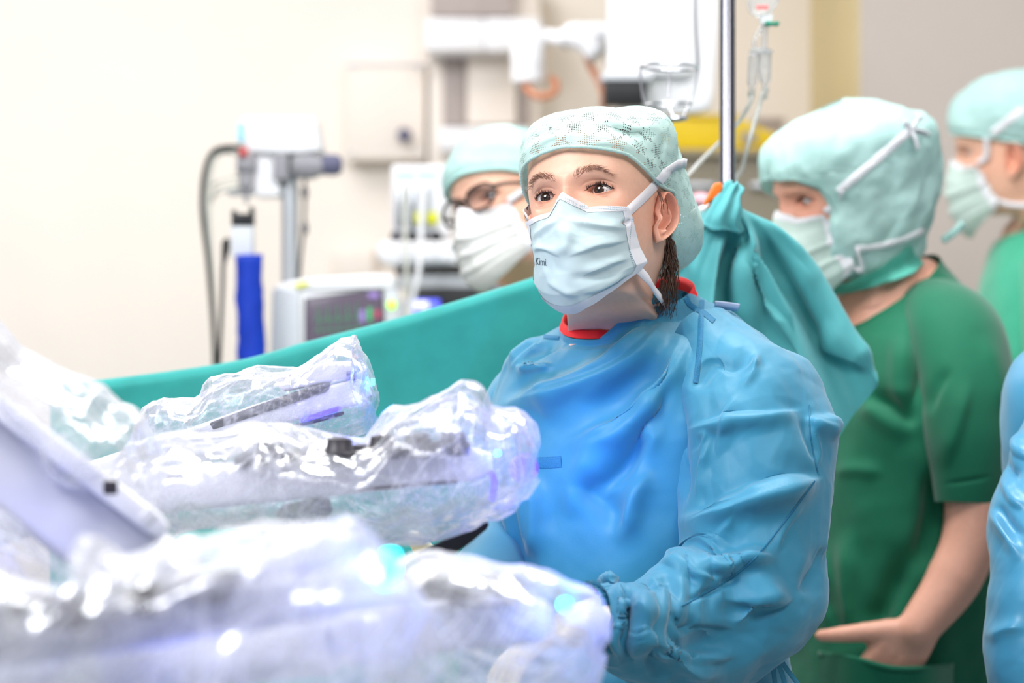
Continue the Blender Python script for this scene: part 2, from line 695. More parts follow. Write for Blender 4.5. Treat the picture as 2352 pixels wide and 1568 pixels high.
# ---------------------------------------------------------------- service hatch on the wall
h = empty('wall_hatch', P(885, 255, 6.4), 'cream wall hatch with a round dark knob beside the supply column', 'hatch')
boxpx('hatch_panel', 795, 145, 977, 366, 6.40, 0.099, M_cream, h, 0.006)
boxpx('hatch_rim', 790, 141, 981, 147, 6.39, 0.10, M_white, h, 0.003)
k0 = P(930, 312, 6.40)
lathe('knob', k0 + [0, 0.005, 0], k0 - [0, 0.05, 0], [(0, .010), (.02, .010), (.022, .018), (.045, .018), (.05, .012)], M_knob, h)
for sx, sy in ((810, 160), (962, 160), (810, 350), (962, 350)):
    s0 = P(sx, sy, 6.40)
    lathe('screw', s0 + [0, .003, 0], s0 - [0, .004, 0], [(0, .006), (.006, .006), (.007, .003)], M_alu, h, 12)

# ---------------------------------------------------------------- supply column with rails
s = empty('supply_column', P(1100, 784, 6.3) * [1, 1, 0], 'cream medical supply column with white rails and grey slots behind the staff', 'supply column')
boxpx('backing_panel', 985, -40, 1240, 900, 6.34, 0.155, M_cream, s, 0.006)
boxpx('top_panel', 990, -60, 1180, 36, 6.28, 0.06, M_taupe, s, 0.004)
boxpx('rail', 976, 40, 1112, 116, 6.16, 0.17, M_white, s, 0.008)
boxpx('rail', 1112, 40, 1243, 116, 6.16, 0.17, M_white, s, 0.008)
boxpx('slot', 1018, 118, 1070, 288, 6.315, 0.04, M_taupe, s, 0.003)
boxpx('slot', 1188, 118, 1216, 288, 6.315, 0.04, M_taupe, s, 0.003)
boxpx('door_panel', 1072, 120, 1186, 286, 6.29, 0.05, M_cream, s, 0.005)
boxpx('shelf', 1008, 291, 1216, 346, 6.10, 0.22, M_white, s, 0.008)

# ---------------------------------------------------------------- ceiling arm carrying a flat monitor
Ya = 5.3
a = empty('monitor_arm', P(1212, 60, Ya), 'white jointed ceiling arm with salmon hoses and a black mounting plate', 'monitor arm')
c0 = P(1212, 192, Ya)
lathe('hub', c0, c0 + [0, 0, .15], [(0, .028), (.004, .036), (.035, .037), (.037, .034), (.04, .037), (.115, .037), (.125, .033), (.13, .02)], M_white, a)
tube('wall_bracket', [P(1206, 96, Ya), P(1204, 90, 5.75), P(1200, 86, 6.17)], .022, M_white, a, 14)
tube('link', [P(1225, 86, Ya), P(1262, 84, Ya), P(1300, 92, Ya - .05)], .017, M_white, a, 14)
tube('wrist', [P(1296, 88, Ya - .05), P(1322, 82, Ya - .06), P(1352, 96, Ya - .07), P(1374, 128, Ya - .08)], [.022, .03, .03, .024], M_white, a, 16)
lathe('joint_ring', P(1290, 90, Ya - .05), P(1310, 88, Ya - .05), [(0, .018), (.008, .024), (.014, .018)], M_grey, a)
tube('link', [P(1340, 74, Ya - .07), P(1380, 72, Ya - .08), P(1412, 78, Ya - .09)], .020, M_white, a, 14)
prism('mounting_plate', [P(x, y, 5.15) for x, y in ((1396, 40), (1410, 34), (1418, 48), (1440, 44), (1458, 26), (1464, 34), (1452, 70), (1446, 140),
      (1440, 150), (1426, 132), (1406, 134), (1394, 152), (1388, 146), (1400, 110), (1404, 70))], 5.13, 5.18, M_black, a, 0.003)
box_hose = [P(1204, 176, Ya), P(1212, 205, Ya - .02), P(1240, 222, Ya - .03), P(1270, 214, Ya - .02), P(1278, 195, Ya), P(1266, 180, Ya + .02)]
tube('hose', box_hose, .0085, M_copper, a, 10)
tube('hose', [P(1346, 122, Ya - .06), P(1356, 150, Ya - .05), P(1374, 182, Ya - .05), P(1386, 215, Ya - .05), P(1386, 250, Ya - .03)], .0085, M_copper, a, 10)

mo = empty('flat_monitor', P(1530, 250, 5.0), 'large white flat monitor seen from behind above the capped nurse', 'monitor')
cs = [(1398, -60), (1652, -60), (1650, 60), (1640, 215), (1632, 245), (1612, 256), (1560, 262), (1440, 246), (1404, 238), (1396, 200)]
prism('housing', [P(x, y, 5.0) for x, y in cs], 5.0, 5.07, M_white, mo, 0.008, 3)
prism('rear_bulge', [P(x, y, 5.0) for x, y in ((1470, -60), (1600, -60), (1596, 150), (1580, 180), (1480, 175))], 4.97, 5.0, M_white, mo, 0.010, 3)
boxpx('junction_box', 1388, 182, 1482, 238, 4.93, 0.08, M_black, mo, 0.005)
boxpx('shelf_lip', 1380, 166, 1500, 184, 4.92, 0.10, M_white_g, mo, 0.005)

# ---------------------------------------------------------------- bench with yellow bin
b = empty('work_bench', P(1600, 784, 5.75) * [1, 1, 0], 'taupe laminate work bench standing against the back wall', 'bench')
a0, a1 = P(1330, 345, 5.7), P(1860, 360, 5.7)
box('worktop', a0[0], 5.68, a1[2], a1[0], 6.3, a0[2], M_bench_t, b, 0.004)
x = a0[0]
for i in range(3):
    x2 = a0[0] + (a1[0] - a0[0]) * (i + 1) / 3
    d = box('cabinet_front', x + .003, 5.70, 0.10, x2 - .003, 5.72, a1[2] - .004, M_bench, b, 0.002)
    box('handle', (x + x2) / 2 - .05, 5.685, a1[2] - .075, (x + x2) / 2 + .05, 5.70, a1[2] - .062, M_alu, d, 0.002)
    x = x2
box('carcass', a0[0] + .004, 5.72, 0.0, a1[0] - .004, 6.29, a1[2], M_bench, b, 0.002)

yb = empty('yellow_bin', P(1640, 345, 5.8), 'yellow plastic bin with a sloping side on the bench', 'bin')
prism('body', [P(x, y, 5.8) for x, y in ((1486, 343), (1486, 284), (1576, 266), (1692, 266), (1740, 290), (1822, 326), (1822, 343))], 5.8, 6.02, M_yellow, yb, 0.006, 3)
boxpx('label', 1700, 300, 1740, 330, 5.795, 0.006, M_bench_t, yb, 0.001)
boxpx('rim', 1572, 262, 1696, 270, 5.79, 0.24, M_yellow, yb, 0.003)
gb = empty('grey_box', P(1770, 345, 6.1), 'small taupe box behind the yellow bin', 'box')
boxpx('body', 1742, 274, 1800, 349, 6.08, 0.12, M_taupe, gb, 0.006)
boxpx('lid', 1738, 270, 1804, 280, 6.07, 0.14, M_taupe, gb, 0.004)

# navy breathing-bag holder and pink cloth between the drape and the bench
nb = empty('breathing_bag', P(1545, 470, 4.4), 'dark navy rubber breathing bag hanging behind the nurse\'s cap', 'breathing bag')
lathe('bag', P(1543, 348, 4.4), P(1543, 470, 4.4), [(0, .008), (.006, .017), (.02, .020), (.045, .017), (.06, .012)], M_navy, nb, 20)
tube('hose', [P(1543, 395, 4.4), P(1548, 425, 4.4), P(1562, 450, 4.4), P(1572, 484, 4.4)], .014, M_navy, nb, 14)
for t in range(5):
    q = P(1566 + t, 440 + t * 9, 4.4)
    lathe('hose_rib', q, q + [0, 0, -.005], [(0, .0155), (.002, .0172), (.005, .0155)], M_navy, nb, 14)
V = np.zeros((24, 14, 3))
for i, u in enumerate(np.linspace(0, 2 * np.pi, 24, endpoint=False)):
    for j, t in enumerate(np.linspace(0, 1, 14)):
        r = math.sin(math.pi * (0.04 + 0.92 * t)) ** .6
        V[i, j] = P(1575 + 75 * t, 462 + 6 * t, 4.0) + np.array([0, .05 * r * math.cos(u), .018 * r * math.sin(u)])
V += noise3(V, 22, 3, 2)[..., None] * [0, 0, .003]
tr = empty('instrument_tray', P(1600, 784, 4.2) * [1, 1, 0], 'steel instrument tray on a stand, hidden behind the teal drape', 'tray')
za = float(V[..., 2].min())
q0, q1 = P(1552, 500, 4.0), P(1665, 500, 4.0)
box('top', q0[0], 3.9, za - .014, q1[0], 4.5, za - .001, M_alu, tr, .003)
lathe('post', [(q0[0] + q1[0]) / 2, 4.2, 0.03], [(q0[0] + q1[0]) / 2, 4.2, 2], [(0, .016), (za - .045, .016)], M_alu, tr, 16)
lathe('foot', [(q0[0] + q1[0]) / 2, 4.2, 0], [(q0[0] + q1[0]) / 2, 4.2, 2], [(0, .16), (.03, .15), (.04, .03)], M_grey, tr, 24)
tag(grid_obj('folded_cloth', V, M_pink, wrap=True, caps=True), 'pink folded cloth lying behind the teal drape by the pole', 'cloth')

# ---------------------------------------------------------------- equipment pole with box (left)
Yp = 4.7
e = empty('equipment_stand', P(666, 784, Yp) * [1, 1, 0], 'grey equipment stand with a white control box and a knobbed clamp', 'stand')
q0, q1 = P(666, 350, Yp), P(666, 1500, Yp)
lathe('pole', [q0[0], Yp, 0.03], [q0[0], Yp, 3], [(0, .0165), (q0[2] - .03, .0165), (q0[2] - .028, .013)], M_alu, e, 20)
lathe('foot', [q0[0], Yp, 0], [q0[0], Yp, 1], [(0, .11), (.03, .10), (.045, .05), (.12, .03)], M_grey, e, 32)
hb = prism('control_box', [P(x, y, Yp - .05) for x, y in ((548, 285), (556, 268), (722, 268), (738, 346), (690, 352), (640, 352), (572, 350), (556, 330))], Yp - .05, Yp + .09, M_white, e, 0.008, 3)
boxpx('side_label', 545, 282, 562, 325, Yp - .055, 0.05, M_cyan, e, 0.002)
boxpx('lower_housing', 584, 348, 642, 450, Yp - .03, 0.09, M_white, e, 0.006)
boxpx('back_plate', 628, 350, 662, 412, Yp - .045, 0.03, M_grey, e, 0.004)
boxpx('foot_bracket', 520, 432, 650, 446, Yp - .02, 0.06, M_white_g, e, 0.003)
c1 = P(672, 380, Yp - .03)
cl = lathe('clamp', c1, c1 + [.1, 0, -.002], [(0, .02), (.01, .025), (.04, .026), (.055, .018), (.062, .018)], M_grey, e)
lathe('knob', P(736, 378, Yp - .03), P(800, 379, Yp - .03), [(0, .010), (.006, .020), (.028, .021), (.036, .018), (.042, .012)], M_knob, e)
lathe('connector', P(566, 395, Yp - .04), P(566, 470, Yp - .04), [(0, .012), (.012, .015), (.03, .014), (.034, .006), (.06, .004)], M_grey, e)
lathe('red_plug', P(551, 350, Yp - .06), P(565, 350, Yp - .06), [(0, .007), (.009, .009), (.014, .007)], M_red, e, 16)
lathe('side_connector', P(545, 378, Yp - .04), P(590, 378, Yp - .04), [(0, .016), (.01, .021), (.03, .021), (.036, .012)], M_grey, e)
for yy, xx in ((412, 478), (428, 490), (440, 480)):
    tube('small_cable', [P(565, yy - 8, Yp - .03), P(530, yy - 6, Yp - .04), P(498, yy + 6, Yp - .04), P(xx, yy + 24, Yp - .03), P(476, yy + 60, Yp - .03)], .0028, M_cabl, e, 8)
tube('black_cable', [P(556, 340, Yp - .05), P(520, 338, Yp - .07), P(488, 350, Yp - .08), P(470, 395, Yp - .08), P(464, 460, Yp - .07), P(468, 520, Yp - .06),
     P(478, 600, Yp - .06), P(488, 720, Yp - .06), P(496, 850, Yp - .06)], .0050, M_cabd, e, 8)
tube('grey_cable', [P(556, 352, Yp - .05), P(505, 350, Yp - .06), P(484, 392, Yp - .07), P(478, 470, Yp - .06), P(484, 600, Yp - .05), P(494, 850, Yp - .05)], .0055, M_cabl, e, 8)
tube('black_cable', [P(700, 400, Yp), P(700, 440, Yp), P(698, 520, Yp + .01), P(690, 600, Yp + .02), P(684, 700, Yp + .02)], .0032, M_cabd, e, 8)
for yy in (438, 520):
    lathe('cable_clip', P(700, yy - 10, Yp), P(700, yy + 14, Yp), [(0, .004), (.006, .0065), (.02, .0065), (.024, .004)], M_dgrey, e, 12)

# ---------------------------------------------------------------- blue sleeved column
Yb = 4.35
bc = empty('blue_sleeved_column', P(572, 784, Yb) * [1, 1, 0], 'tall column in a royal blue sleeve with a forked black top', 'column')
V = tube_grid(np.array([P(570 + 10 * math.sin(t * 2.2), 585 + t * 620, Yb) for t in np.linspace(0, 1, 40)]), .026, 24, .022)
V = V + noise3(V, 12, 5, 2)[..., None] * [.0022, .001, 0]
grid_obj('sleeve', V, M_blue, bc, wrap=True, caps=True)
boxpx('upper_post', 530, 508, 580, 590, Yb - .005, 0.04, M_white_g, bc, 0.004)
boxpx('black_cap', 531, 490, 580, 518, Yb - .008, 0.046, M_black, bc, 0.003)
boxpx('fork', 531, 482, 540, 494, Yb - .006, 0.04, M_black, bc, 0.002)
boxpx('fork', 572, 474, 580, 494, Yb - .006, 0.04, M_black, bc, 0.002)
q = P(572, 1180, Yb)
box('lower_post', q[0] - .022, Yb - .02, 0, q[0] + .022, Yb + .02, q[2] + .02, M_white_g, bc, 0.004)
box('foot', q[0] - .11, Yb - .12, 0, q[0] + .11, Yb + .12, .04, M_grey, bc, 0.008)
hs = prism('hand_switch', [P(x, y, Yb + .05) for x, y in ((510, 556), (520, 545), (527, 548), (527, 572), (518, 600), (514, 616), (509, 614))], Yb + .04, Yb + .065, M_black, bc, 0.003)
tube('switch_cord', [P(512, 610, Yb + .05), P(511, 660, Yb + .05), P(507, 760, Yb + .05), P(503, 850, Yb + .05)], .0038, M_cabd, bc, 8)

# ---------------------------------------------------------------- patient monitor
Ym = 4.45
mon = empty('patient_monitor', P(770, 800, Ym), 'white patient monitor with dark waveform screen and green power lamp', 'monitor')
mb = boxpx('housing', 640, 652, 905, 830, Ym, 0.11, M_white, mon, 0.010, 3)
prism('top_cover', [P(x, y, Ym) for x, y in ((636, 668), (640, 652), (700, 640), (880, 628), (905, 636), (908, 664))], Ym - .006, Ym + .10, M_white, mon, 0.006, 3)
prism('side_grip', [P(x, y, Ym) for x, y in ((626, 668), (634, 656), (690, 668), (690, 840), (622, 840))], Ym - .012, Ym + .03, M_white_g, mon, 0.006, 3)
sc_ = prism('screen', [P(x, y, Ym) for x, y in ((706, 690), (874, 666), (880, 800), (706, 830))], Ym - .010, Ym - .002, M_screen, mon, 0.002)
prism('screen_bezel', [P(x, y, Ym) for x, y in ((700, 684), (880, 660), (886, 830), (700, 840))], Ym - .005, Ym + .001, M_dgrey, mon, 0.002)
M_tr = [mat('green_trace', (84, 168, 116), .5, .2, emit=(70, 170, 105), estr=.35), mat('violet_readout', (150, 128, 190), .5, .2, emit=(150, 120, 190), estr=.3),
        mat('red_readout', (190, 84, 110), .5, .2, emit=(190, 70, 100), estr=.3)]
for row, (y0, amp) in enumerate(((738, 34), (762, 12), (790, 8))):
    pts = []
    for i in range(40):
        x = 722 + i * 2.8
        ph = i % 8
        yv = y0 - (x - 722) * .10 - (amp if ph == 3 else -amp * .3 if ph == 4 else 3 * math.sin(i))
        pts.append(P(x, yv, Ym - .0115))
    tube('waveform', pts, .0007, M_tr[0] if row < 2 else M_tr[1], sc_, 5, 1)
for (x0, y0, x1, y1, mi) in ((826, 712, 838, 740, 1), (844, 706, 854, 738, 0), (862, 712, 872, 730, 2), (846, 672, 870, 684, 1)):
    boxpx('readout', x0, y0, x1, y1, Ym - .0125, .002, M_tr[mi], sc_, 0.0003)
g0 = P(899, 700, Ym - .012)
lathe('power_lamp', g0 + [0, .01, 0], g0 - [0, .01, 0], [(0, .008), (.008, .008), (.012, .004)], M_led_g, mon, 20)
boxpx('control_panel', 884, 664, 916, 800, Ym - .006, .02, M_white_g, mon, 0.003)
prism('top_label', [P(x, y, Ym) for x, y in ((672, 656), (700, 646), (716, 650), (690, 662))], Ym - .009, Ym - .004, M_lime, mon, 0.0005)

# ---------------------------------------------------------------- anaesthesia machine
Yn = 4.95
am = empty('anaesthesia_machine', P(1000, 784, Yn) * [1, 1, 0], 'white anaesthesia machine with flow tubes and yellow labels behind the spectacled nurse', 'anaesthesia machine')
q0, q1 = P(905, 690, Yn), P(1230, 690, Yn)
box('cabinet', q0[0], Yn + .02, 0.0, q1[0], Yn + .37, q0[2], M_white_g, am, 0.012)
boxpx('flowmeter_block', 898, 378, 1032, 545, Yn, .14, M_white, am, 0.008, 3)
for x in (912, 934, 962, 984):
    boxpx('flow_label', x, 396, x + 16, 405, Yn - .004, .006, M_cyan, am, 0.0005)
for x in (918, 948, 976):
    lathe('flow_tube', P(x, 432, Yn - .008), P(x, 520, Yn - .008), [(0, .005), (.005, .0075), (.07, .0075), (.075, .005)], M_alu, am, 14)
boxpx('tube_panel', 908, 424, 1000, 540, Yn - .003, .008, M_white_g, am, 0.002)
boxpx('warning_label', 952, 487, 974, 514, Yn - .014, .004, M_lime, am, 0.0005)
boxpx('warning_label', 982, 487, 1004, 514, Yn - .014, .004, M_lime, am, 0.0005)
for i, x in enumerate((912, 945, 972, 1002)):
    q = P(x, 546, Yn - .01)
    lathe('valve_knob', q + [0, .02, 0], q - [0, .025, 0], [(0, .011), (.03, .011), (.035, .013), (.044, .013)], M_black if i % 2 else M_dgrey, am, 18)
prism('upper_shelf', [P(x, y, Yn) for x, y in ((868, 572), (884, 556), (1220, 556), (1220, 606), (900, 612), (872, 600))], Yn - .06, Yn + .2, M_white, am, 0.008, 3)
boxpx('shelf_inset', 918, 584, 1036, 602, Yn - .066, .01, M_white_g, am, 0.002)
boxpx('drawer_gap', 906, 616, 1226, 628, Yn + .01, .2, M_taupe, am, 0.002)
boxpx('drawer', 912, 630, 1226, 662, Yn - .01, .2, M_white_g, am, 0.006)
dsp = boxpx('display', 930, 664, 1226, 760, Yn - .02, .04, M_black, am, 0.004)
boxpx('display_glow', 934, 688, 1010, 752, Yn - .024, .006, M_scr_b, dsp, 0.001)
boxpx('display_glow', 950, 692, 984, 708, Yn - .028, .006, M_scr_w, dsp, 0.001)
tube('gas_line', [P(932, 420, Yn - .10), P(930, 520, Yn - .12), P(934, 620, Yn - .14), P(934, 800, Yn - .14)], .0045, M_cabl, am, 10)
tube('gas_line', [P(974, 420, Yn - .10), P(968, 520, Yn - .12), P(962, 620, Yn - .14), P(946, 700, Yn - .14), P(940, 800, Yn - .14)], .0055, M_white, am, 10)
wb = empty('wall_socket_box', P(815, 620, 6.4), 'small cream socket box low on the back wall', 'socket')
boxpx('body', 765, 572, 862, 690, 6.42, .08, M_cream, wb, 0.006)
boxpx('cover', 770, 577, 857, 640, 6.41, .02, M_cream, wb, 0.004)
# ================================================================ infusion pole, drip set, drape


def clear_mat(name, haze=0.25, tint=(240, 243, 250), rough=0.06, bump=0.0, bscale=60, spec=1.0, refl=0.05, crease=0.0, graze=0.0):
    """thin clear plastic film: mostly transparent, some milky scatter, glossy by angle"""
    m = bpy.data.materials.new(name)
    m.use_nodes = True
    N, L = m.node_tree.nodes, m.node_tree.links
    N.remove(N['Principled BSDF'])
    out = N['Material Output']
    tr = N.new('ShaderNodeBsdfTransparent')
    tr.inputs[0].default_value = (0.985, 0.985, 0.995, 1)
    df = N.new('ShaderNodeBsdfDiffuse')
    df.inputs[0].default_value = lin(tint)
    tl = N.new('ShaderNodeBsdfTranslucent')
    tl.inputs[0].default_value = lin(tint)
    gl = N.new('ShaderNodeBsdfGlossy')
    gl.inputs['Roughness'].default_value = rough
    gl.inputs['Color'].default_value = (1, 1, 1, 1)
    tc = N.new('ShaderNodeTexCoord')
    nz = N.new('ShaderNodeTexNoise')
    nz.inputs['Scale'].default_value = 14
    nz.inputs['Detail'].default_value = 5
    L.new(tc.outputs['Object'], nz.inputs['Vector'])
    hz = N.new('ShaderNodeMapRange')
    hz.inputs['From Min'].default_value = 0.32
    hz.inputs['From Max'].default_value = 0.68
    hz.inputs['To Min'].default_value = haze * 0.6
    hz.inputs['To Max'].default_value = haze * 1.4
    L.new(nz.outputs['Fac'], hz.inputs['Value'])
    hval = hz.outputs['Result']
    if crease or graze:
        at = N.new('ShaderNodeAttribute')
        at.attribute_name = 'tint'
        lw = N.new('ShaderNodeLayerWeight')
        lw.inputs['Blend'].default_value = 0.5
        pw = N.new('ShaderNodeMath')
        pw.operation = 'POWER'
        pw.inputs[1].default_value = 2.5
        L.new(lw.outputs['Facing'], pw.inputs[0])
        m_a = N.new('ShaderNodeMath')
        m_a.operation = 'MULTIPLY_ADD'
        m_a.inputs[1].default_value = crease  # painted crease highlights add to the milky scatter
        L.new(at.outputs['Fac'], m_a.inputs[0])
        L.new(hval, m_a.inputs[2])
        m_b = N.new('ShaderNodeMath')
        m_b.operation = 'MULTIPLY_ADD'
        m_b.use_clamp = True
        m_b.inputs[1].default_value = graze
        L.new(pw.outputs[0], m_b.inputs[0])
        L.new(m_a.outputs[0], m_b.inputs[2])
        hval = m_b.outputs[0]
    nrm = None
    if bump:
        mp = N.new('ShaderNodeVectorMath')
        mp.operation = 'MULTIPLY_ADD'
        mp.inputs[1].default_value = (0.05, 0.05, 0.05)
        L.new(nz.outputs['Color'], mp.inputs[0])
        L.new(tc.outputs['Object'], mp.inputs[2])
        vo = N.new('ShaderNodeTexVoronoi')
        vo.feature = 'DISTANCE_TO_EDGE'
        vo.inputs['Scale'].default_value = bscale
        L.new(mp.outputs[0], vo.inputs['Vector'])
        n2 = N.new('ShaderNodeTexNoise')
        n2.inputs['Scale'].default_value = bscale * 0.6
        n2.inputs['Detail'].default_value = 2
        L.new(tc.outputs['Object'], n2.inputs['Vector'])
        ad = N.new('ShaderNodeMath')
        ad.operation = 'MULTIPLY_ADD'
        ad.inputs[1].default_value = 1.2
        L.new(vo.outputs['Distance'], ad.inputs[0])
        L.new(n2.outputs['Fac'], ad.inputs[2])
        bp = N.new('ShaderNodeBump')
        bp.inputs['Strength'].default_value = bump
        bp.inputs['Distance'].default_value = 0.5 / bscale
        L.new(ad.outputs[0], bp.inputs['Height'])
        nrm = bp.outputs['Normal']
        for s_ in (df, gl):
            L.new(nrm, s_.inputs['Normal'])
    m1 = N.new('ShaderNodeMixShader')
    m1.inputs[0].default_value = 0.5
    L.new(df.outputs[0], m1.inputs[1])
    L.new(tl.outputs[0], m1.inputs[2])
    m2 = N.new('ShaderNodeMixShader')
    L.new(hval, m2.inputs[0])
    L.new(tr.outputs[0], m2.inputs[1])
    L.new(m1.outputs[0], m2.inputs[2])
    fr = N.new('ShaderNodeFresnel')
    fr.inputs['IOR'].default_value = 1.5
    if nrm is not None:
        L.new(nrm, fr.inputs['Normal'])
    fm = N.new('ShaderNodeMath')
    fm.operation = 'MULTIPLY_ADD'
    fm.use_clamp = True
    fm.inputs[1].default_value = spec
    fm.inputs[2].default_value = refl
    L.new(fr.outputs[0], fm.inputs[0])
    m3 = N.new('ShaderNodeMixShader')
    L.new(fm.outputs[0], m3.inputs[0])
    L.new(m2.outputs[0], m3.inputs[1])
    L.new(gl.outputs[0], m3.inputs[2])
    L.new(m3.outputs[0], out.inputs['Surface'])
    return m


M_clear = clear_mat('clear_drip_plastic', 0.30, (248, 248, 248), rough=0.12, spec=.45)
M_tubing = clear_mat('milky_infusion_tubing', 0.7, (238, 238, 232), 0.25, spec=.4)
M_drape = mat('teal_surgical_drape', (46, 158, 152), 0.62, 0.3, var=0.08, nscale=26, bump=0.15, bscale=500, sheen=0.25, trans=0.12)
M_drape_r = mat('teal_blue_surgical_drape', (88, 176, 180), 0.55, 0.35, var=0.05, nscale=26, bump=0.10, bscale=500, sheen=0.2, trans=0.12)
M_grn = mat('green_clamp_plastic', (10, 132, 104), 0.4, 0.4, var=0.04)
M_redp = mat('red_bag_print', (246, 130, 128), 0.5, 0.3, var=0.03)
M_tape = mat('white_drape_tape', (226, 224, 222), 0.6, 0.3, var=0.03)

Yi = 3.42
M_pole = mat('polished_steel_tube', (128, 128, 136), 0.2, 0.5, metal=1.0, var=0.02, nscale=90)
iv = empty('infusion_pole', P(1671, 784, Yi) * [1, 1, 0], 'polished steel infusion pole with wire bottle basket beside the drip set', 'infusion pole')
b0 = P(1671, 460, Yi)
lathe('pole', [b0[0], Yi, 0.05], [b0[0], Yi, 3], [(0, .0125), (1.31, .0125), (1.312, .0112), (1.95, .0112)], M_pole, iv, 28)
lathe('collar', [b0[0], Yi, b0[2] - .02], [b0[0], Yi, 3], [(0, .016), (.004, .0185), (.03, .0185), (.034, .014)], M_pole, iv, 24)
for k in range(5):
    an = k * 2 * math.pi / 5 + .3
    e1 = np.array([b0[0] + .28 * math.cos(an), Yi + .28 * math.sin(an), .055])
    tube('leg', [[b0[0], Yi, .075], e1], .013, M_steel, iv, 12)
    lathe('castor', e1 + [-.012, 0, -.028], e1 + [.02, 0, -.028], [(0, .02), (.003, .027), (.021, .027), (.024, .02)], M_dgrey, iv, 18)


def ring(name, c, rx, ry, r, m, parent, tilt=0.0, n=40):
    a = np.linspace(0, 2 * np.pi, n, endpoint=False)
    C = np.array(c) + np.stack([rx * np.cos(a), ry * np.sin(a), tilt * np.cos(a)], 1)
    T = np.roll(C, -1, 0) - np.roll(C, 1, 0)
    T /= np.linalg.norm(T, axis=1, keepdims=True)
    U = np.array([0, 0, 1.0])
    S = np.cross(T, U)
    b = np.linspace(0, 2 * np.pi, 8, endpoint=False)
    V = C[:, None] + r * (np.cos(b)[None, :, None] * S[:, None] + np.sin(b)[None, :, None] * U)
    V = np.concatenate([V, V[:, :1]], 1)
    return grid_obj(name, V, m, parent, wrap=True)


Yw = 3.52
bs = iv
ring('basket_hoop', P(1537, 154, Yw), .042, .042, .0021, M_steel, bs, -.001)
ring('basket_hoop', P(1534, 240, Yw), .034, .034, .0019, M_steel, bs, .001)
ring('basket_hoop', P(1550, 274, Yw), .017, .017, .0028, M_steel, bs, .001)
tube('basket_wire', [P(1595, -40, Yw), P(1597, 60, Yw), P(1603, 152, Yw), P(1594, 205, Yw), P(1582, 242, Yw), P(1566, 276, Yw)], .0018, M_steel, bs, 8)
tube('basket_wire', [P(1470, 154, Yw), P(1472, 190, Yw), P(1482, 240, Yw), P(1520, 276, Yw)], .0016, M_steel, bs, 8)
tube('basket_wire', [P(1537, 154, Yw + .042), P(1537, 200, Yw + .04), P(1535, 240, Yw + .034), P(1550, 274, Yw + .015)], .0016, M_steel, bs, 8)
tube('basket_hanger', [P(1595, -40, Yw), P(1625, -60, Yw - .04), P(1657, -60, Yi + .004)], .0018, M_steel, bs, 8)

Yd = 3.45
dr = empty('infusion_drip_set', P(1745, 220, Yd), 'clear infusion drip set with green clamp and two drip chambers', 'drip set')
bag = prism('infusion_bag', [P(x, y, Yd) for x, y in ((1722, 30), (1716, 12), (1720, -60), (1790, -60), (1790, 4), (1770, 34), (1740, 40))], Yd - .012, Yd + .012, M_clear, dr, 0.006, 3)
boxpx('print', 1738, 12, 1764, 22, Yd - .0135, .001, M_redp, bag, 0.0002)
prism('port', [P(x, y, Yd) for x, y in ((1742, 34), (1776, 34), (1770, 58), (1748, 58))], Yd - .006, Yd + .006, M_white, dr, 0.002)
prism('clamp', [P(x, y, Yd - .01) for x, y in ((1754, 54), (1762, 49), (1774, 52), (1784, 49), (1791, 54), (1786, 61), (1774, 59), (1762, 62))], Yd - .018, Yd - .006, M_grn, dr, 0.0015)
tube('feed_tube', [P(1752, 60, Yd), P(1738, 82, Yd), P(1732, 104, Yd), P(1736, 128, Yd)], .0035, M_clear, dr, 10)
tube('feed_tube', [P(1758, 60, Yd), P(1756, 82, Yd), P(1754, 120, Yd)], .0045, M_clear, dr, 10)
lathe('chamber_collar', P(1748, 110, Yd), P(1748, 140, Yd), [(0, .010), (.004, .0175), (.0065, .0175), (.008, .012)], M_clear, dr, 24)
for (x, y0, y1, r, dx) in ((1733, 124, 208, .0085, -.004), (1757, 118, 200, .0095, .0)):
    q0, q1 = P(x, y0, Yd), P(x + dx * 1600, y1, Yd + .004)
    ln = float(np.linalg.norm(q1 - q0))
    lathe('drip_chamber', q0, q1, [(0, .006), (.003, r), (ln - .010, r * .9), (ln - .004, r * .5), (ln, .0045)], M_clear, dr, 20)
    lathe('chamber_outlet', q1, q1 + (q1 - q0) * .35, [(0, .0050), (.006, .0056), (.012, .0034), (.018, .0030)], M_tubing, dr, 16)
tube('infusion_line', [P(1728, 222, Yd), P(1716, 250, Yd), P(1690, 288, Yd + .02), P(1650, 330, Yd + .06), P(1600, 380, Yd + .06), P(1555, 432, Yd + .02), P(1520, 480, Yd)], .0032, M_tubing, dr, 10)
tube('infusion_line', [P(1752, 212, Yd), P(1742, 250, Yd), P(1728, 300, Yd - .01), P(1714, 350, Yd - .01), P(1704, 388, Yd), P(1690, 412, Yd + .01), P(1682, 450, Yd + .04)], .0032, M_tubing, dr, 10)

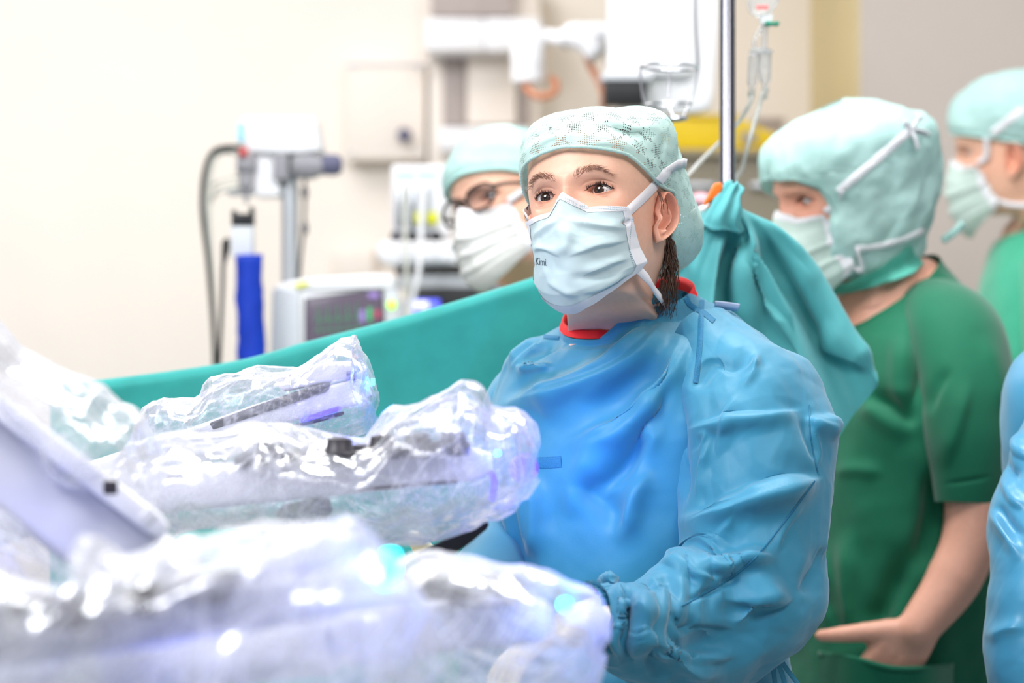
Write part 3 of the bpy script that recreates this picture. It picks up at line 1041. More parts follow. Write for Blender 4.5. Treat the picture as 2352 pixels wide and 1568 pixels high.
# ---------------------------------------------------------------- the big drape
TK = [(120, 886, 3.32, 700), (225, 872, 3.32, 700), (400, 850, 3.32, 700), (560, 824, 3.31, 720), (700, 785, 3.3, 760), (860, 744, 3.3, 800), (1050, 690, 3.3, 850),
      (1250, 628, 3.29, 900), (1450, 556, 3.28, 950), (1580, 500, 3.27, 1000), (1640, 474, 3.26, 1000), (1672, 452, 3.26, 1020), (1708, 480, 3.26, 980),
      (1780, 515, 3.28, 800), (1830, 560, 3.29, 520), (1870, 628, 3.30, 400), (1920, 706, 3.30, 270), (1965, 778, 3.30, 140), (2013, 853, 3.30, 6)]
nu, nv = 340, 110
tk = spline(TK, np.linspace(0, len(TK) - 1, nu))
V = np.zeros((nu, nv, 3))
for i in range(nu):
    px, py, Y, drop = tk[i]
    top = P(px, py, Y)
    r = .016
    D = max(drop, 4) * Y / FPX
    for j in range(nv):
        t = j / (nv - 1)
        # 0..0.12 short rear flap, 0.12..0.24 over the bar, rest front
        if t < .12:
            f = t / .12
            V[i, j] = top + [0, r, -r - (1 - f) * min(D, .10)]
        elif t < .24:
            an = math.pi * (t - .12) / .12
            V[i, j] = top + [0, r * math.cos(an), -r + r * math.sin(an)]
        else:
            f = (t - .24) / .76
            V[i, j] = top + [0, -r, -r - f * D]
pxv, pyv = PX(V)
fr = np.clip((np.linspace(0, 1, nv) - .24) / .76, 0, 1)[None]
# gentle sag and slack of the left sheet
V[..., 1] += -.010 * np.sin(pxv / 92 + pyv / 60) * fr ** .5 * np.clip((1500 - pxv) / 400, 0, 1) * .5
V[..., 1] += noise3(V, 2.2, 4, 3) * .008 * fr
# folds fanning out from the pole
ang = np.arctan2(pxv - 1680, np.maximum(pyv - 430, 4))
amp = np.clip((pyv - 470) / 260, 0, 1) * np.clip((pxv - 1480) / 150, 0, 1) * np.clip((2000 - pxv) / 160, 0, 1)
V[..., 1] += amp * (.034 * np.sin(ang * 11 + 1.0) + .014 * np.sin(ang * 23 + 2))
for ln, am_, wa, wb in ((((1720, 500), (1690, 600), (1640, 760)), -.020, 26, 14), (((1745, 520), (1770, 600), (1800, 720), (1850, 860)), -.026, 34, 16),
                        (((1700, 520), (1704, 640), (1716, 800)), .018, 24, 34), (((1640, 500), (1610, 580), (1590, 680)), .012, 18, 26),
                        (((1800, 540), (1870, 680), (1960, 840)), .016, 20, 40), (((1860, 770), (1930, 800), (2010, 855)), .016, 16, 40)):
    V = brush(V, ln, am_, wa, wb, cam=True)
dp = empty('surgical_drape', P(1100, 1568, 3.3), 'large teal surgical drape hung diagonally from the infusion pole behind the nurse', 'drape')
ks = int(np.searchsorted(tk[:, 0], 1470))
grid_obj('sheet', V[:ks + 1], M_drape, dp)
grid_obj('side_sheet', V[ks:], M_drape_r, dp)
# gathered tip of the cloth at the pole
pth = np.array([P(1655, 520, 3.24), P(1664, 490, 3.235), P(1672, 462, 3.235), P(1680, 440, 3.245), P(1686, 424, 3.25)])
pth = spline(pth, np.linspace(0, 4, 26))
G = tube_grid(pth, np.interp(np.linspace(0, 1, 26), [0, .25, .55, .8, 1], [.030, .021, .015, .014, .006]), 40)
an = np.linspace(0, 2 * np.pi, 40, endpoint=False)[:, None]
G = G + normals(G, True) * (.0035 * np.sin(an * 7 + 1.2 * np.sin(np.linspace(0, 5, 26))[None]))[..., None] + noise3(G, 16, 8, 2)[..., None] * .0022 + normals(G, True) * crumple(G, 22, 8)[..., None] * .0045
grid_obj('gathered_tip', G, M_drape_r, dp, wrap=True, caps=True)
strip('edge_tape', [P(1562, 498, 3.25), P(1590, 488, 3.256), P(1625, 474, 3.25), P(1648, 462, 3.245)], [(0, .3, 1)] * 4, .009, M_tape, dp)

oc = empty('drape_clamp', P(1632, 450, 3.24), 'orange plastic clamp gripping the drape at the pole', 'clamp')
prism('jaw', [P(x, y, 3.235) for x, y in ((1614, 468), (1622, 455), (1632, 436), (1640, 422), (1656, 419), (1660, 430), (1652, 448), (1634, 462), (1620, 472))], 3.225, 3.245, M_orange, oc, 0.003, 3)
prism('lower_jaw', [P(x, y, 3.25) for x, y in ((1622, 476), (1634, 465), (1655, 452), (1660, 458), (1640, 474), (1626, 482))], 3.232, 3.255, M_orange, oc, 0.003, 3)
# ================================================================ people: shared builders
SKIN = np.array(lin((236, 184, 158))[:3])
SKIN_R = np.array(lin((222, 136, 112))[:3])
SKIN_D = np.array(lin((196, 132, 100))[:3])
M_skin = mat('skin', (236, 184, 158), 0.42, 0.35, var=0.035, nscale=160, bump=0.12, bscale=900, sss=0.12, vcol=True)
M_eye = mat('eye_white', (226, 220, 216), 0.12, 0.5, var=0.03, coat=0.6, vcol=True)
M_cap = mat('mint_nonwoven_cap', (206, 236, 230), 0.6, 0.25, var=0.05, nscale=30, bump=0.10, bscale=700, trans=0.30)
M_cap2 = mat('pale_aqua_nonwoven_cap', (200, 238, 233), 0.6, 0.25, var=0.08, nscale=18, bump=0.12, bscale=500, trans=0.30)
M_mask = mat('pale_aqua_mask_fabric', (208, 229, 233), 0.6, 0.25, var=0.03, nscale=26, bump=0.06, bscale=900, trans=0.25)
M_mask_w = mat('white_mask_fabric', (224, 224, 222), 0.6, 0.25, var=0.03, nscale=26, bump=0.06, bscale=900, trans=0.25)
M_mask_g = mat('pale_green_mask_fabric', (206, 226, 218), 0.6, 0.25, var=0.03, nscale=26, bump=0.06, bscale=900, trans=0.25)
M_strap = mat('white_mask_strap', (240, 238, 242), 0.6, 0.25, var=0.02, bump=0.1, bscale=900, trans=0.15)
M_stitch = mat('grey_stitching', (186, 202, 212), 0.6, 0.2, var=0.05)
M_hair = mat('dark_brown_hair', (72, 46, 30), 0.38, 0.5, var=0.2, nscale=90)
M_brow = mat('brown_eyebrow_hair', (138, 96, 78), 0.5, 0.3, var=0.15, nscale=200)
M_lash = mat('dark_eyelash', (40, 24, 20), 0.5, 0.3, var=0.1)
M_gown = mat('blue_nonwoven_gown', (50, 137, 170), 0.5, 0.38, var=0.05, nscale=14, bump=0.22, bscale=1100, sheen=0.35, trans=0.08)
M_seam = mat('dark_blue_seam_stitching', (40, 112, 150), 0.6, 0.25, var=0.25, nscale=700)
M_collar = mat('red_collar_binding', (214, 32, 38), 0.6, 0.25, var=0.06, bump=0.2, bscale=900)
M_scrub = mat('emerald_scrub_cotton', (8, 104, 74), 0.7, 0.25, var=0.06, nscale=16, bump=0.15, bscale=900, sheen=0.3)
M_scrub_l = mat('light_green_scrub_cotton', (62, 168, 134), 0.7, 0.25, var=0.06, nscale=16, bump=0.15, bscale=900, sheen=0.3)
M_glove = mat('cream_latex_glove', (238, 226, 190), 0.45, 0.35, var=0.03, nscale=40)
M_frame = mat('black_spectacle_frame', (26, 24, 26), 0.25, 0.5, var=0.05)
M_lens = clear_mat('spectacle_lens', 0.02, rough=0.02)
M_shoe = mat('white_clog', (220, 220, 220), 0.4, 0.4)
M_print = mat('grey_print_ink', (70, 84, 96), 0.6, 0.2)


def rot_frame(yaw, pitch, roll):
    """columns: her left, forward, up.  yaw turns the face to the viewer's left, pitch lifts the chin, roll lifts her left side"""
    y, p, r = (math.radians(v) for v in (yaw, pitch, roll))
    f = np.array([-math.sin(y), -math.cos(y), 0])
    l = np.array([math.cos(y), -math.sin(y), 0])
    u = np.array([0, 0, 1.0])
    f2 = math.cos(p) * f + math.sin(p) * u
    u2 = math.cos(p) * u - math.sin(p) * f
    l3 = math.cos(r) * l + math.sin(r) * u2
    u3 = math.cos(r) * u2 - math.sin(r) * l
    return np.stack([l3, f2, u3], 1)


class Head:
    # z, front y, back y, half width
    RINGS = np.array([(.118, .004, -.016, .008), (.114, .036, -.050, .036), (.104, .060, -.076, .054), (.085, .079, -.095, .068), (.060, .0915, -.104, .0750),
                      (.035, .0965, -.106, .0772), (.012, .0975, -.104, .0768), (-.004, .0945, -.100, .0755), (-.020, .0930, -.094, .0730), (-.045, .0920, -.085, .0700),
                      (-.070, .0920, -.074, .0640), (-.090, .0900, -.066, .0560), (-.103, .0850, -.062, .0500), (-.112, .0730, -.060, .0470), (-.117, .0460, -.060, .0475),
                      (-.126, .0260, -.062, .0490), (-.150, .0190, -.066, .0510), (-.180, .0190, -.070, .0530), (-.210, .0230, -.078, .0620), (-.236, .036, -.090, .0900), (-.256, .050, -.10, .125)])
    RINGS[:, 0] = np.where(RINGS[:, 0] > .03, .03 + (RINGS[:, 0] - .03) * .82, RINGS[:, 0])
    RINGS[:, 3] *= np.where(RINGS[:, 0] > -.1, .955, 1.0)
    RINGS[-3:, 3] = (.055, .058, .062)

    def __init__(self, yaw, pitch, roll, scale, anchor_local, anchor_world, neck=None):
        self.R = rot_frame(yaw, pitch, roll)
        self.s = scale
        self.O = np.asarray(anchor_world) - self.R @ (np.asarray(anchor_local) * scale)
        self.neck = neck

    def bend(self, W, L):
        """carry the lower neck over to the neck base of the torso"""
        if self.neck is None:
            return W
        d = np.asarray(self.neck) - self.w((0, -.028, -.240))
        f = np.clip((-.108 - L[..., 2]) / .132, 0, 1.15)
        f = f * f * (3 - 2 * np.minimum(f, 1)) * .6 + f * .4
        return W + f[..., None] * d

    def w(self, L):
        return self.O + (np.asarray(L) * self.s) @ self.R.T

    def ring_at(self, t):
        return spline(self.RINGS, t)

    def t_of_z(self, z):
        return np.interp(-np.asarray(z), -self.RINGS[:, 0], np.arange(len(self.RINGS)))

    def base(self, a, t):
        """plain head surface in local coordinates; a azimuth from the front towards her left"""
        k = self.ring_at(t)
        z, yF, yB, w_ = k[..., 0], k[..., 1], k[..., 2], k[..., 3]
        c, s = np.cos(a), np.sin(a)
        yc = 0.15 * yF + 0.10 * yB
        x = w_ * np.sign(s) * np.abs(s) ** 0.90
        y = yc + np.where(c > 0, (yF - yc), (yc - yB)) * np.sign(c) * np.abs(c) ** 0.86
        return np.stack([x, y, z + 0 * x], -1)

    EYE_X, EYE_R = .0325, .0135

    def surf(self, a, t, detail=True):
        L = self.base(a, t)
        x, y, z = L[..., 0].copy(), L[..., 1].copy(), L[..., 2].copy()
        front = np.clip(y / .03, 0, 1)

        def g(x0, z0, sx, sz):
            return np.exp(-((x - x0) / sx) ** 2 - ((z - z0) / sz) ** 2)
        d = np.zeros_like(x)
        for sgn in (-1, 1):
            d += .0040 * g(sgn * .026, .017, .022, .008) - .0115 * g(sgn * .0325, -.001, .017, .0125) - .0030 * g(sgn * .014, .0, .008, .012)
            d += .0055 * g(sgn * .046, -.030, .018, .016) - .0020 * g(sgn * .068, .030, .02, .03)
        d += .0015 * g(0, .055, .03, .02)
        tn = np.clip((.004 - z) / .048, 0, 1)
        d += np.where(z > -.060, (.006 + .024 * tn ** 1.2) * np.exp(-(x / (.0065 + .008 * tn)) ** 2) * np.clip((z + .060) / .012, 0, 1) * np.clip((.018 - z) / .016, 0, 1), 0)
        d += .004 * g(0, -.073, .024, .012) + .006 * g(0, -.100, .020, .012)
        y = y + d * front
        lidtint = np.zeros_like(x)
        if detail:
            for sgn in (-1, 1):
                ex, ey, ez, er = self.eye(sgn)
                dx, dz = (x - ex) * sgn, z - ez
                rr = dx * dx + dz * dz
                ball = ey + np.sqrt(np.maximum((er + .0016) ** 2 - rr, 0))
                lid = (rr < (er * 1.15) ** 2) & (y > 0)
                f = np.clip(1.35 - np.sqrt(rr) / er, 0, 1)
                f = f * f * (3 - 2 * f)
                y = np.where(lid & (y > 0), np.maximum(y, ball * 1.0) * f + y * (1 - f), y)
                # fold of the upper lid and furrow under the lower lid
                q = np.clip(1 - (dx / .0180) ** 2, 0, 1)
                zu, zl = .0062 * q ** .75, -.0046 * q ** .85
                y = y - np.where(y > 0, .0016 * np.exp(-((dz - zu - .0036) / .0011) ** 2) * q, 0)
                y = y + np.where(y > 0, .0010 * np.exp(-((dz - zl + .0042) / .0018) ** 2) * q, 0)
                y = y - np.where(y > 0, .0012 * np.exp(-((dz - zl + .0085) / .0018) ** 2) * q, 0)
                q2 = np.clip(1 - (dx / .0126) ** 2, 0, 1)
                zu2, zl2 = .0052 * q2 ** .70 - .0006 * dx / .014 * -1, -.0039 * q2 ** .8
                inside = np.minimum(zu2 - dz, dz - zl2)
                push = np.clip(inside / .0007 + .3, 0, 1) * (np.abs(dx) < .0126)
                y = np.where(y > 0, y - .0075 * push, y)
                lidtint += np.where(y > 0, np.exp(-(np.abs(np.minimum(inside, .001)) / .0035) ** 2) * (np.abs(dx) < .017), 0)
        return np.stack([x, y, z], -1), lidtint

    def eye(self, sgn):
        return sgn * self.EYE_X, .0675, -.0005, self.EYE_R

    def skin(self, hi=True, ear_in=(), tmax=None):
        """one vertex/face/tint set for head, neck and ears in world space"""
        if hi:
            fa = np.concatenate([np.linspace(-1.25, 1.25, 300, endpoint=False), np.linspace(1.25, 2 * math.pi - 1.25, 110, endpoint=False)])
            tz = np.concatenate([np.linspace(self.RINGS[0, 0] - .0004, .034, 46, endpoint=False), np.linspace(.034, -.024, 100, endpoint=False), np.linspace(-.024, -.238, 124)])
        else:
            fa = np.concatenate([np.linspace(-1.25, 1.25, 150, endpoint=False), np.linspace(1.25, 2 * math.pi - 1.25, 50, endpoint=False)])
            tz = np.concatenate([np.linspace(self.RINGS[0, 0] - .0004, .034, 26, endpoint=False), np.linspace(.034, -.024, 56, endpoint=False), np.linspace(-.024, -.238, 62)])
        tt = self.t_of_z(tz)
        A, T = np.meshgrid(fa, tt, indexing='ij')
        L, lt = self.surf(A, T)
        n, m = A.shape
        V = [self.bend(self.w(L.reshape(-1, 3)), L.reshape(-1, 3))]
        F = grid_faces(n, m, True).tolist()
        F.append([i * m for i in range(n)][::-1])
        x, y, z = L[..., 0], L[..., 1], L[..., 2]
        red = .30 * np.exp(-(((np.abs(x) - .048) / .02) ** 2 + ((z + .028) / .02) ** 2)) * (y > 0) + .38 * np.clip(lt, 0, 1)
        red = red + .18 * np.exp(-(x / .02) ** 2 - ((z + .03) / .03) ** 2) * (y > 0)
        drk = .35 * np.exp(-(((np.abs(x) - .0325) / .017) ** 2 + ((z - .0) / .011) ** 2)) * (y > 0)
        tint = SKIN + (SKIN_R - SKIN) * np.clip(red, 0, 1)[..., None]
        tint = tint + (SKIN_D - tint) * drk[..., None]
        hl = np.interp(np.abs(A if True else 0) % (2 * math.pi), [0, .8, 1.2, 1.45, 1.7, 2.1, 3.14], [.062, .056, .03, .02, .0, -.07, -.085])
        Aw = np.minimum(A % (2 * math.pi), 2 * math.pi - A % (2 * math.pi))
        hl = np.interp(Aw, [0, .8, 1.2, 1.45, 1.7, 2.1, 3.14], [.064, .058, .034, .016, .0, -.07, -.085])
        fh = np.clip((z - hl) / .006, 0, 1)[..., None]
        tint = tint * (1 - fh) + np.array(lin((70, 48, 36))[:3]) * fh
        TT = [tint.reshape(-1, 3)]
        off = n * m
        for sgn in (-1, 1):
            Ve, Fe, Te = self.ear(sgn, 56 if hi else 30, 30 if hi else 14)
            V.append(Ve)
            F += (Fe + off).tolist()
            TT.append(Te)
            off += len(Ve)
        return np.concatenate(V), F, np.concatenate(TT)

    EAR = dict(c=(.0715, .008, -.027), h=.0305, wd=.0185, flare=24, tilt=10)

    def ear(self, sgn, n, m):
        """auricle: outline disc with rolled helix, antihelix ridge, concha bowl, tragus and lobe"""
        E = self.EAR
        th = np.linspace(0, 2 * np.pi, n, endpoint=False)       # 0 = front, pi/2 = up
        rr = np.linspace(0, 1, m)
        TH, RR = np.meshgrid(th, rr, indexing='ij')
        up, fr = np.sin(TH), np.cos(TH)
        wx = np.where(fr < 0, E['wd'] * 1.08, E['wd'] * .62) * np.where(up < 0, 1 - .42 * np.abs(up) ** 1.4, 1 + .12 * up)
        U = -fr * wx * RR                      # backwards positive
        W = up * E['h'] * RR * np.where(up < 0, 1.02, 1.0) + .002
        U = U + .004 * np.clip(-W / E['h'], 0, 1) * -1 - .0
        helix = np.clip((np.sin(TH - .25) + .75) / .5, 0, 1) * np.clip((.9 + np.cos(TH - math.pi * .78)) / .5, 0, 1)
        hgt = .0105 * np.exp(-((RR - .90) / .10) ** 2) * (.35 + .65 * helix)
        hgt += .0062 * np.exp(-((RR - .56) / .10) ** 2) * np.clip(.25 - np.cos(TH - .35), 0, 1) * np.clip(1.1 - .5 * np.sin(TH), .4, 1)
        hgt -= .0105 * np.exp(-((U - .001) / .0075) ** 2 - ((W + .002) / .0095) ** 2)
        hgt -= .0035 * np.exp(-((RR - .73) / .07) ** 2) * helix
        hgt += .0085 * np.exp(-((U + .0100) / .0042) ** 2 - ((W + .0035) / .006) ** 2)      # tragus
        hgt += .0040 * np.exp(-((U - .001) / .005) ** 2 - ((W + .0150) / .0042) ** 2)       # antitragus
        hgt += .0045 * np.exp(-((W + .026) / .008) ** 2) * np.clip(1 - RR * .6, 0, 1)       # lobe
        hgt = np.where(RR > .93, hgt * 1.0 - .0 , hgt)
        edge = np.clip((RR - .95) / .05, 0, 1)
        hgt = hgt - .004 * edge
        fl = math.radians(E['flare'])
        tl = math.radians(E['tilt'])
        U2 = U * math.cos(tl) - W * math.sin(tl) * -1
        W2 = W * math.cos(tl) - U * math.sin(tl) * 1
        U2, W2 = U * math.cos(tl) + W * math.sin(tl), -U * math.sin(tl) + W * math.cos(tl)
        ub = U2 + .008
        X = E['c'][0] + ub * math.sin(fl) * .8 + hgt * math.cos(fl)
        Yl = E['c'][1] - U2 * math.cos(fl) + hgt * math.sin(fl) * .5
        Z = E['c'][2] + W2
        L = np.stack([sgn * X, Yl, Z], -1)
        back = L.copy()
        back[..., 0] -= sgn * (.0045 * (1 - RR ** 3) + .0012)
        F1 = grid_faces(n, m, True)
        F2 = grid_faces(n, m, True)[:, ::-1] + n * m
        i = np.arange(n)
        F3 = np.stack([i * m + m - 1, ((i + 1) % n) * m + m - 1, ((i + 1) % n) * m + m - 1 + n * m, i * m + m - 1 + n * m], -1)
        F = np.concatenate([F1, F2, F3])
        if sgn > 0:
            F = F[:, ::-1]
        red = np.clip(.55 * np.clip((W2 + .01) / .03, 0, 1) * RR + .75 * np.exp(-((U - .001) / .009) ** 2 - ((W) / .012) ** 2) + .25, 0, 1)
        t = SKIN + (SKIN_R - SKIN) * red[..., None] * .95
        V = np.concatenate([L.reshape(-1, 3), back.reshape(-1, 3)])
        return self.w(V), F, np.concatenate([t.reshape(-1, 3), t.reshape(-1, 3)])

    def add_eyes(self, parent, gaze, iris=(58, 40, 30), lashes=True, seed=1, brows=True):
        r_ = np.random.default_rng(seed)
        gw = np.asarray(gaze, float)
        for sgn in (-1, 1):
            ex, ey, ez, er = self.eye(sgn)
            c = self.w((ex, ey, ez))
            d = gw - c
            d /= np.linalg.norm(d)
            A = np.cross([0, 0, 1.0], d)
            A /= np.linalg.norm(A)
            B = np.cross(d, A)
            an = np.linspace(0, 2 * np.pi, 48, endpoint=False)
            ph = np.concatenate([np.linspace(0, .62, 26), np.linspace(.66, math.pi, 18)])
            rad = er * self.s * np.ones_like(ph)
            ir = .455
            rad = rad + er * self.s * .055 * np.clip(1 - (ph / ir) ** 2, 0, 1)
            V = c + (np.cos(ph)[None, :, None] * d + np.sin(ph)[None, :, None] * (np.cos(an)[:, None, None] * A + np.sin(an)[:, None, None] * B)) * rad[None, :, None]
            colr = np.zeros((48, len(ph), 3))
            wht, irs, pup, rim = (np.array(lin(k)[:3]) for k in ((202, 192, 188), iris, (8, 7, 8), (24, 16, 14)))
            for j, p_ in enumerate(ph):
                base = pup if p_ < .17 else irs * (.7 + .5 * (p_ - .17) / (ir - .17)) if p_ < ir - .06 else rim if p_ < ir else wht
                colr[:, j] = base
            grid_obj('eyeball', V, M_eye, parent, wrap=True, tint=colr)
            hx = lambda dx, dz, out: self.lidpoint(sgn, dx, dz, out)
            if lashes:
                segs, fc, k0 = [], [], 0
                for k in range(90):
                    u = r_.uniform(-.0126, .0150)
                    q = max(0, 1 - (u / .0126) ** 2)
                    up = k % 4 != 0
                    z0 = (.0052 * q ** .70 + .0002) if up else (-.0039 * q ** .8 - .0002)
                    ln = r_.uniform(.0026, .0044) * (1.0 if up else .45)
                    p0 = np.array(hx(u, z0, .0010))
                    dirl = np.array([sgn * u * 14 * .4 + r_.normal() * .1, .75, (.75 if up else -.55) + r_.normal() * .1])
                    dirl /= np.linalg.norm(dirl)
                    p1 = p0 + dirl * ln * .55
                    p2 = p1 + (dirl + np.array([0, -.1, .5 if up else -.2])) * ln * .5
                    for i_, (pp, wd) in enumerate(((p0, .00022), (p1, .00016), (p2, .00003))):
                        segs += [pp + [wd, 0, 0], pp + [-.5 * wd, wd, 0], pp + [-.5 * wd, -wd, 0]]
                    for i_ in range(2):
                        b = k0 + i_ * 3
                        for q_ in range(3):
                            fc.append([b + q_, b + (q_ + 1) % 3, b + 3 + (q_ + 1) % 3, b + 3 + q_])
                    k0 += 9
                me = mesh_np('eyelashes', self.w(np.array(segs)), fc)
                link('eyelashes', me, M_lash, parent, 'stuff')
                # dark lash line along the upper lid margin
                us = np.linspace(-.0150, .0146, 40)
                pts = []
                for u in us:
                    q = max(0, 1 - (u / .0126) ** 2)
                    pts.append(hx(u, .0052 * q ** .70 + .0003, .0006))
                pts = self.w(np.array(pts))
                grid_obj('lash_line', tube_grid(pts, np.interp(np.linspace(0, 1, 40), [0, .3, .8, 1], [.0003, .0008, .0009, .0003]) * self.s, 6), M_lash, parent, wrap=True, caps=True)
            if brows:
                segs, fc, k0 = [], [], 0
                for k in range(210):
                    u = r_.beta(1.25, 1.5)
                    xx = .0105 + u * .040
                    zc = .0132 + .0080 * math.sin(min(u / .68, 1) * math.pi / 2) - max(0, u - .62) ** 1.3 * .034
                    wdt = .0034 * (1 - u) ** .6 + .0006
                    zz = zc + r_.uniform(-1, 1) * wdt
                    p0 = self.face_point(sgn * xx, zz)
                    upn = (1 - u) ** 1.5
                    dirl = np.array([sgn * (.35 + .65 * u), .22, 1.0 * upn - .25 * u + r_.normal() * .15])
                    dirl /= np.linalg.norm(dirl)
                    ln = r_.uniform(.0040, .0072)
                    p1 = p0 + dirl * ln * .5 + [0, .0004, 0]
                    p2 = p0 + dirl * ln + np.array([sgn * .0015 * u, -.0008, -.0008])
                    for i_, (pp, wd) in enumerate(((p0, .00016), (p1, .00012), (p2, .00004))):
                        segs += [pp + [wd, 0, 0], pp + [-.5 * wd, 0, wd], pp + [-.5 * wd, 0, -wd]]
                    for i_ in range(2):
                        b = k0 + i_ * 3
                        for q_ in range(3):
                            fc.append([b + q_, b + (q_ + 1) % 3, b + 3 + (q_ + 1) % 3, b + 3 + q_])
                    k0 += 9
                link('eyebrow', mesh_np('eyebrow', self.w(np.array(segs)), fc), M_brow, parent, 'stuff')

    def face_point(self, x, z, off=.0002):
        """surface point of the face front at local x, z"""
        t = self.t_of_z(z)
        lo, hi = 0.0, 1.45
        for _ in range(26):
            mid = (lo + hi) / 2
            L, _t = self.surf(np.array([mid]), np.array([t]), False)
            if L[0, 0] < abs(x):
                lo = mid
            else:
                hi = mid
        L, _t = self.surf(np.array([lo]), np.array([t]), False)
        return np.array([x, L[0, 1] + off, z])

    def lidpoint(self, sgn, dx, dz, out):
        ex, ey, ez, er = self.eye(sgn)
        y = ey + math.sqrt(max((er + .0016) ** 2 - dx * dx - dz * dz, 1e-8)) + out
        fp = self.face_point(ex + sgn * dx, ez + dz)
        return np.array([ex + sgn * dx, max(y, fp[1]), ez + dz])

    # ------------------------------------------------------------ head wear
    def shell(self, A, E, rad):
        """points around a centre inside the skull: azimuth A, elevation E (radians), radius"""
        c = np.array([0, -.008, .020])
        return c + np.stack([np.sin(A) * np.cos(E), np.cos(A) * np.cos(E), np.sin(E)], -1) * rad[..., None]

    def ell(self, A, E, a=.0785, bf=.1110, bb=.106, c=.090, p=2.4):
        x, y, z = np.sin(A) * np.cos(E), np.cos(A) * np.cos(E), np.sin(E)
        b = np.where(y > 0, bf, bb)
        return (np.abs(x / a) ** p + np.abs(y / b) ** p + np.abs(z / c) ** p) ** (-1 / p)

    def bouffant(self, edge, puffs, base=.006, n=240, m=90, seed=3, wr=.0016):
        """cap grid: edge = [(azimuth deg, elevation deg)] symmetric keys, puffs = [(az, el, sigma, amount)]"""
        az = np.linspace(-math.pi, math.pi, n, endpoint=False)
        ed = np.asarray(edge, float)
        e0 = np.radians(np.interp(np.degrees(az), ed[:, 0], ed[:, 1]))
        for _ in range(6):
            e0 = (np.roll(e0, 1) + e0 * 2 + np.roll(e0, -1)) / 4
        t = np.linspace(0, 1, m) ** 1.15
        E = e0[:, None] + (math.pi / 2 - .02 - e0[:, None]) * t[None]
        A = np.broadcast_to(az[:, None], E.shape)
        r = self.ell(A, E) + base * np.clip(t[None] * 8 + .35, 0, 1)
        d = np.stack([np.sin(A) * np.cos(E), np.cos(A) * np.cos(E), np.sin(E)], -1)
        for pa, pe, sg, am in puffs:
            pa, pe = math.radians(pa), math.radians(pe)
            q = np.array([math.sin(pa) * math.cos(pe), math.cos(pa) * math.cos(pe), math.sin(pe)])
            ang = np.arccos(np.clip(d @ q, -1, 1))
            r = r + am * np.exp(-(ang / math.radians(sg)) ** 2) * np.clip(t[None] * 4 + .0, 0, 1)
        L = self.shell(A, E, r)
        nn = d
        L = L + nn * ((noise3(L, 14, seed, 3) * wr + crumple(L, 18, seed) * wr * 1.2) * np.clip(t[None] * 5, 0, 1))[..., None]
        # gathered hem
        L = L + nn * (.0008 * np.sin(az * 130)[:, None] * np.exp(-(t[None] / .03) ** 2))[..., None]
        s = self.s
        uv = np.stack([A * .085, E * .1], -1)
        return self.w(L), uv

    def hem(self, V, name, m, parent, r=.0016):
        pts = V[:, 0]
        pts = np.concatenate([pts, pts[:1]])
        g = tube_grid(pts, r, 8)
        return grid_obj(name, g, m, parent, wrap=True)

    def mask(self, n=110, m=90, puff=.0, drop=0.0, wid=1.0):
        """pleated mask grid in local coordinates: first axis right cheek to left cheek, second axis top to bottom"""
        s = np.linspace(-1, 1, n)
        t = np.linspace(0, 1, m)
        S, T = np.meshgrid(s, t, indexing='ij')
        top = -.004 - .016 * np.clip(np.abs(S) / .38, 0, 1) ** 1.0 - .002 * np.abs(S)
        bot = -.136 - drop + .046 * np.abs(S) ** 1.7
        Z = top + (bot - top) * T
        # centre profile: bridge, nose tip, mouth, chin, under-chin
        yc = np.interp(T, [0, .08, .22, .34, .50, .70, .86, .95, 1.0], [.1020, .1100, .1225, .1265, .1255, .1235, .1185, .1090, .0960]) + puff
        hw = np.interp(T, [0, .15, .45, .62, .84, 1.0], [.0615, .0620, .0620, .0630, .0680, .060]) * wid
        X = S * hw
        edge_y = np.interp(T, [0, .45, .85, 1], [.066, .0535, .042, .048])
        k = np.abs(S)
        Y = edge_y + (yc - edge_y) * (1 - k ** np.interp(T, [0, .15, .4, 1], [1.35, 1.5, 2.2, 2.3]))
        # nose ridge near the top edge
        Y = Y + .004 * np.exp(-(S / .16) ** 2) * np.exp(-((T - .06) / .14) ** 2) - .006 * np.exp(-((k - .36) / .14) ** 2) * np.exp(-((T - .02) / .12) ** 2)
        Y = Y + .0040 * np.exp(-(T / .10) ** 2) * np.clip((k - .22) / .2, 0, 1)
        return np.stack([X, Y, Z], -1)


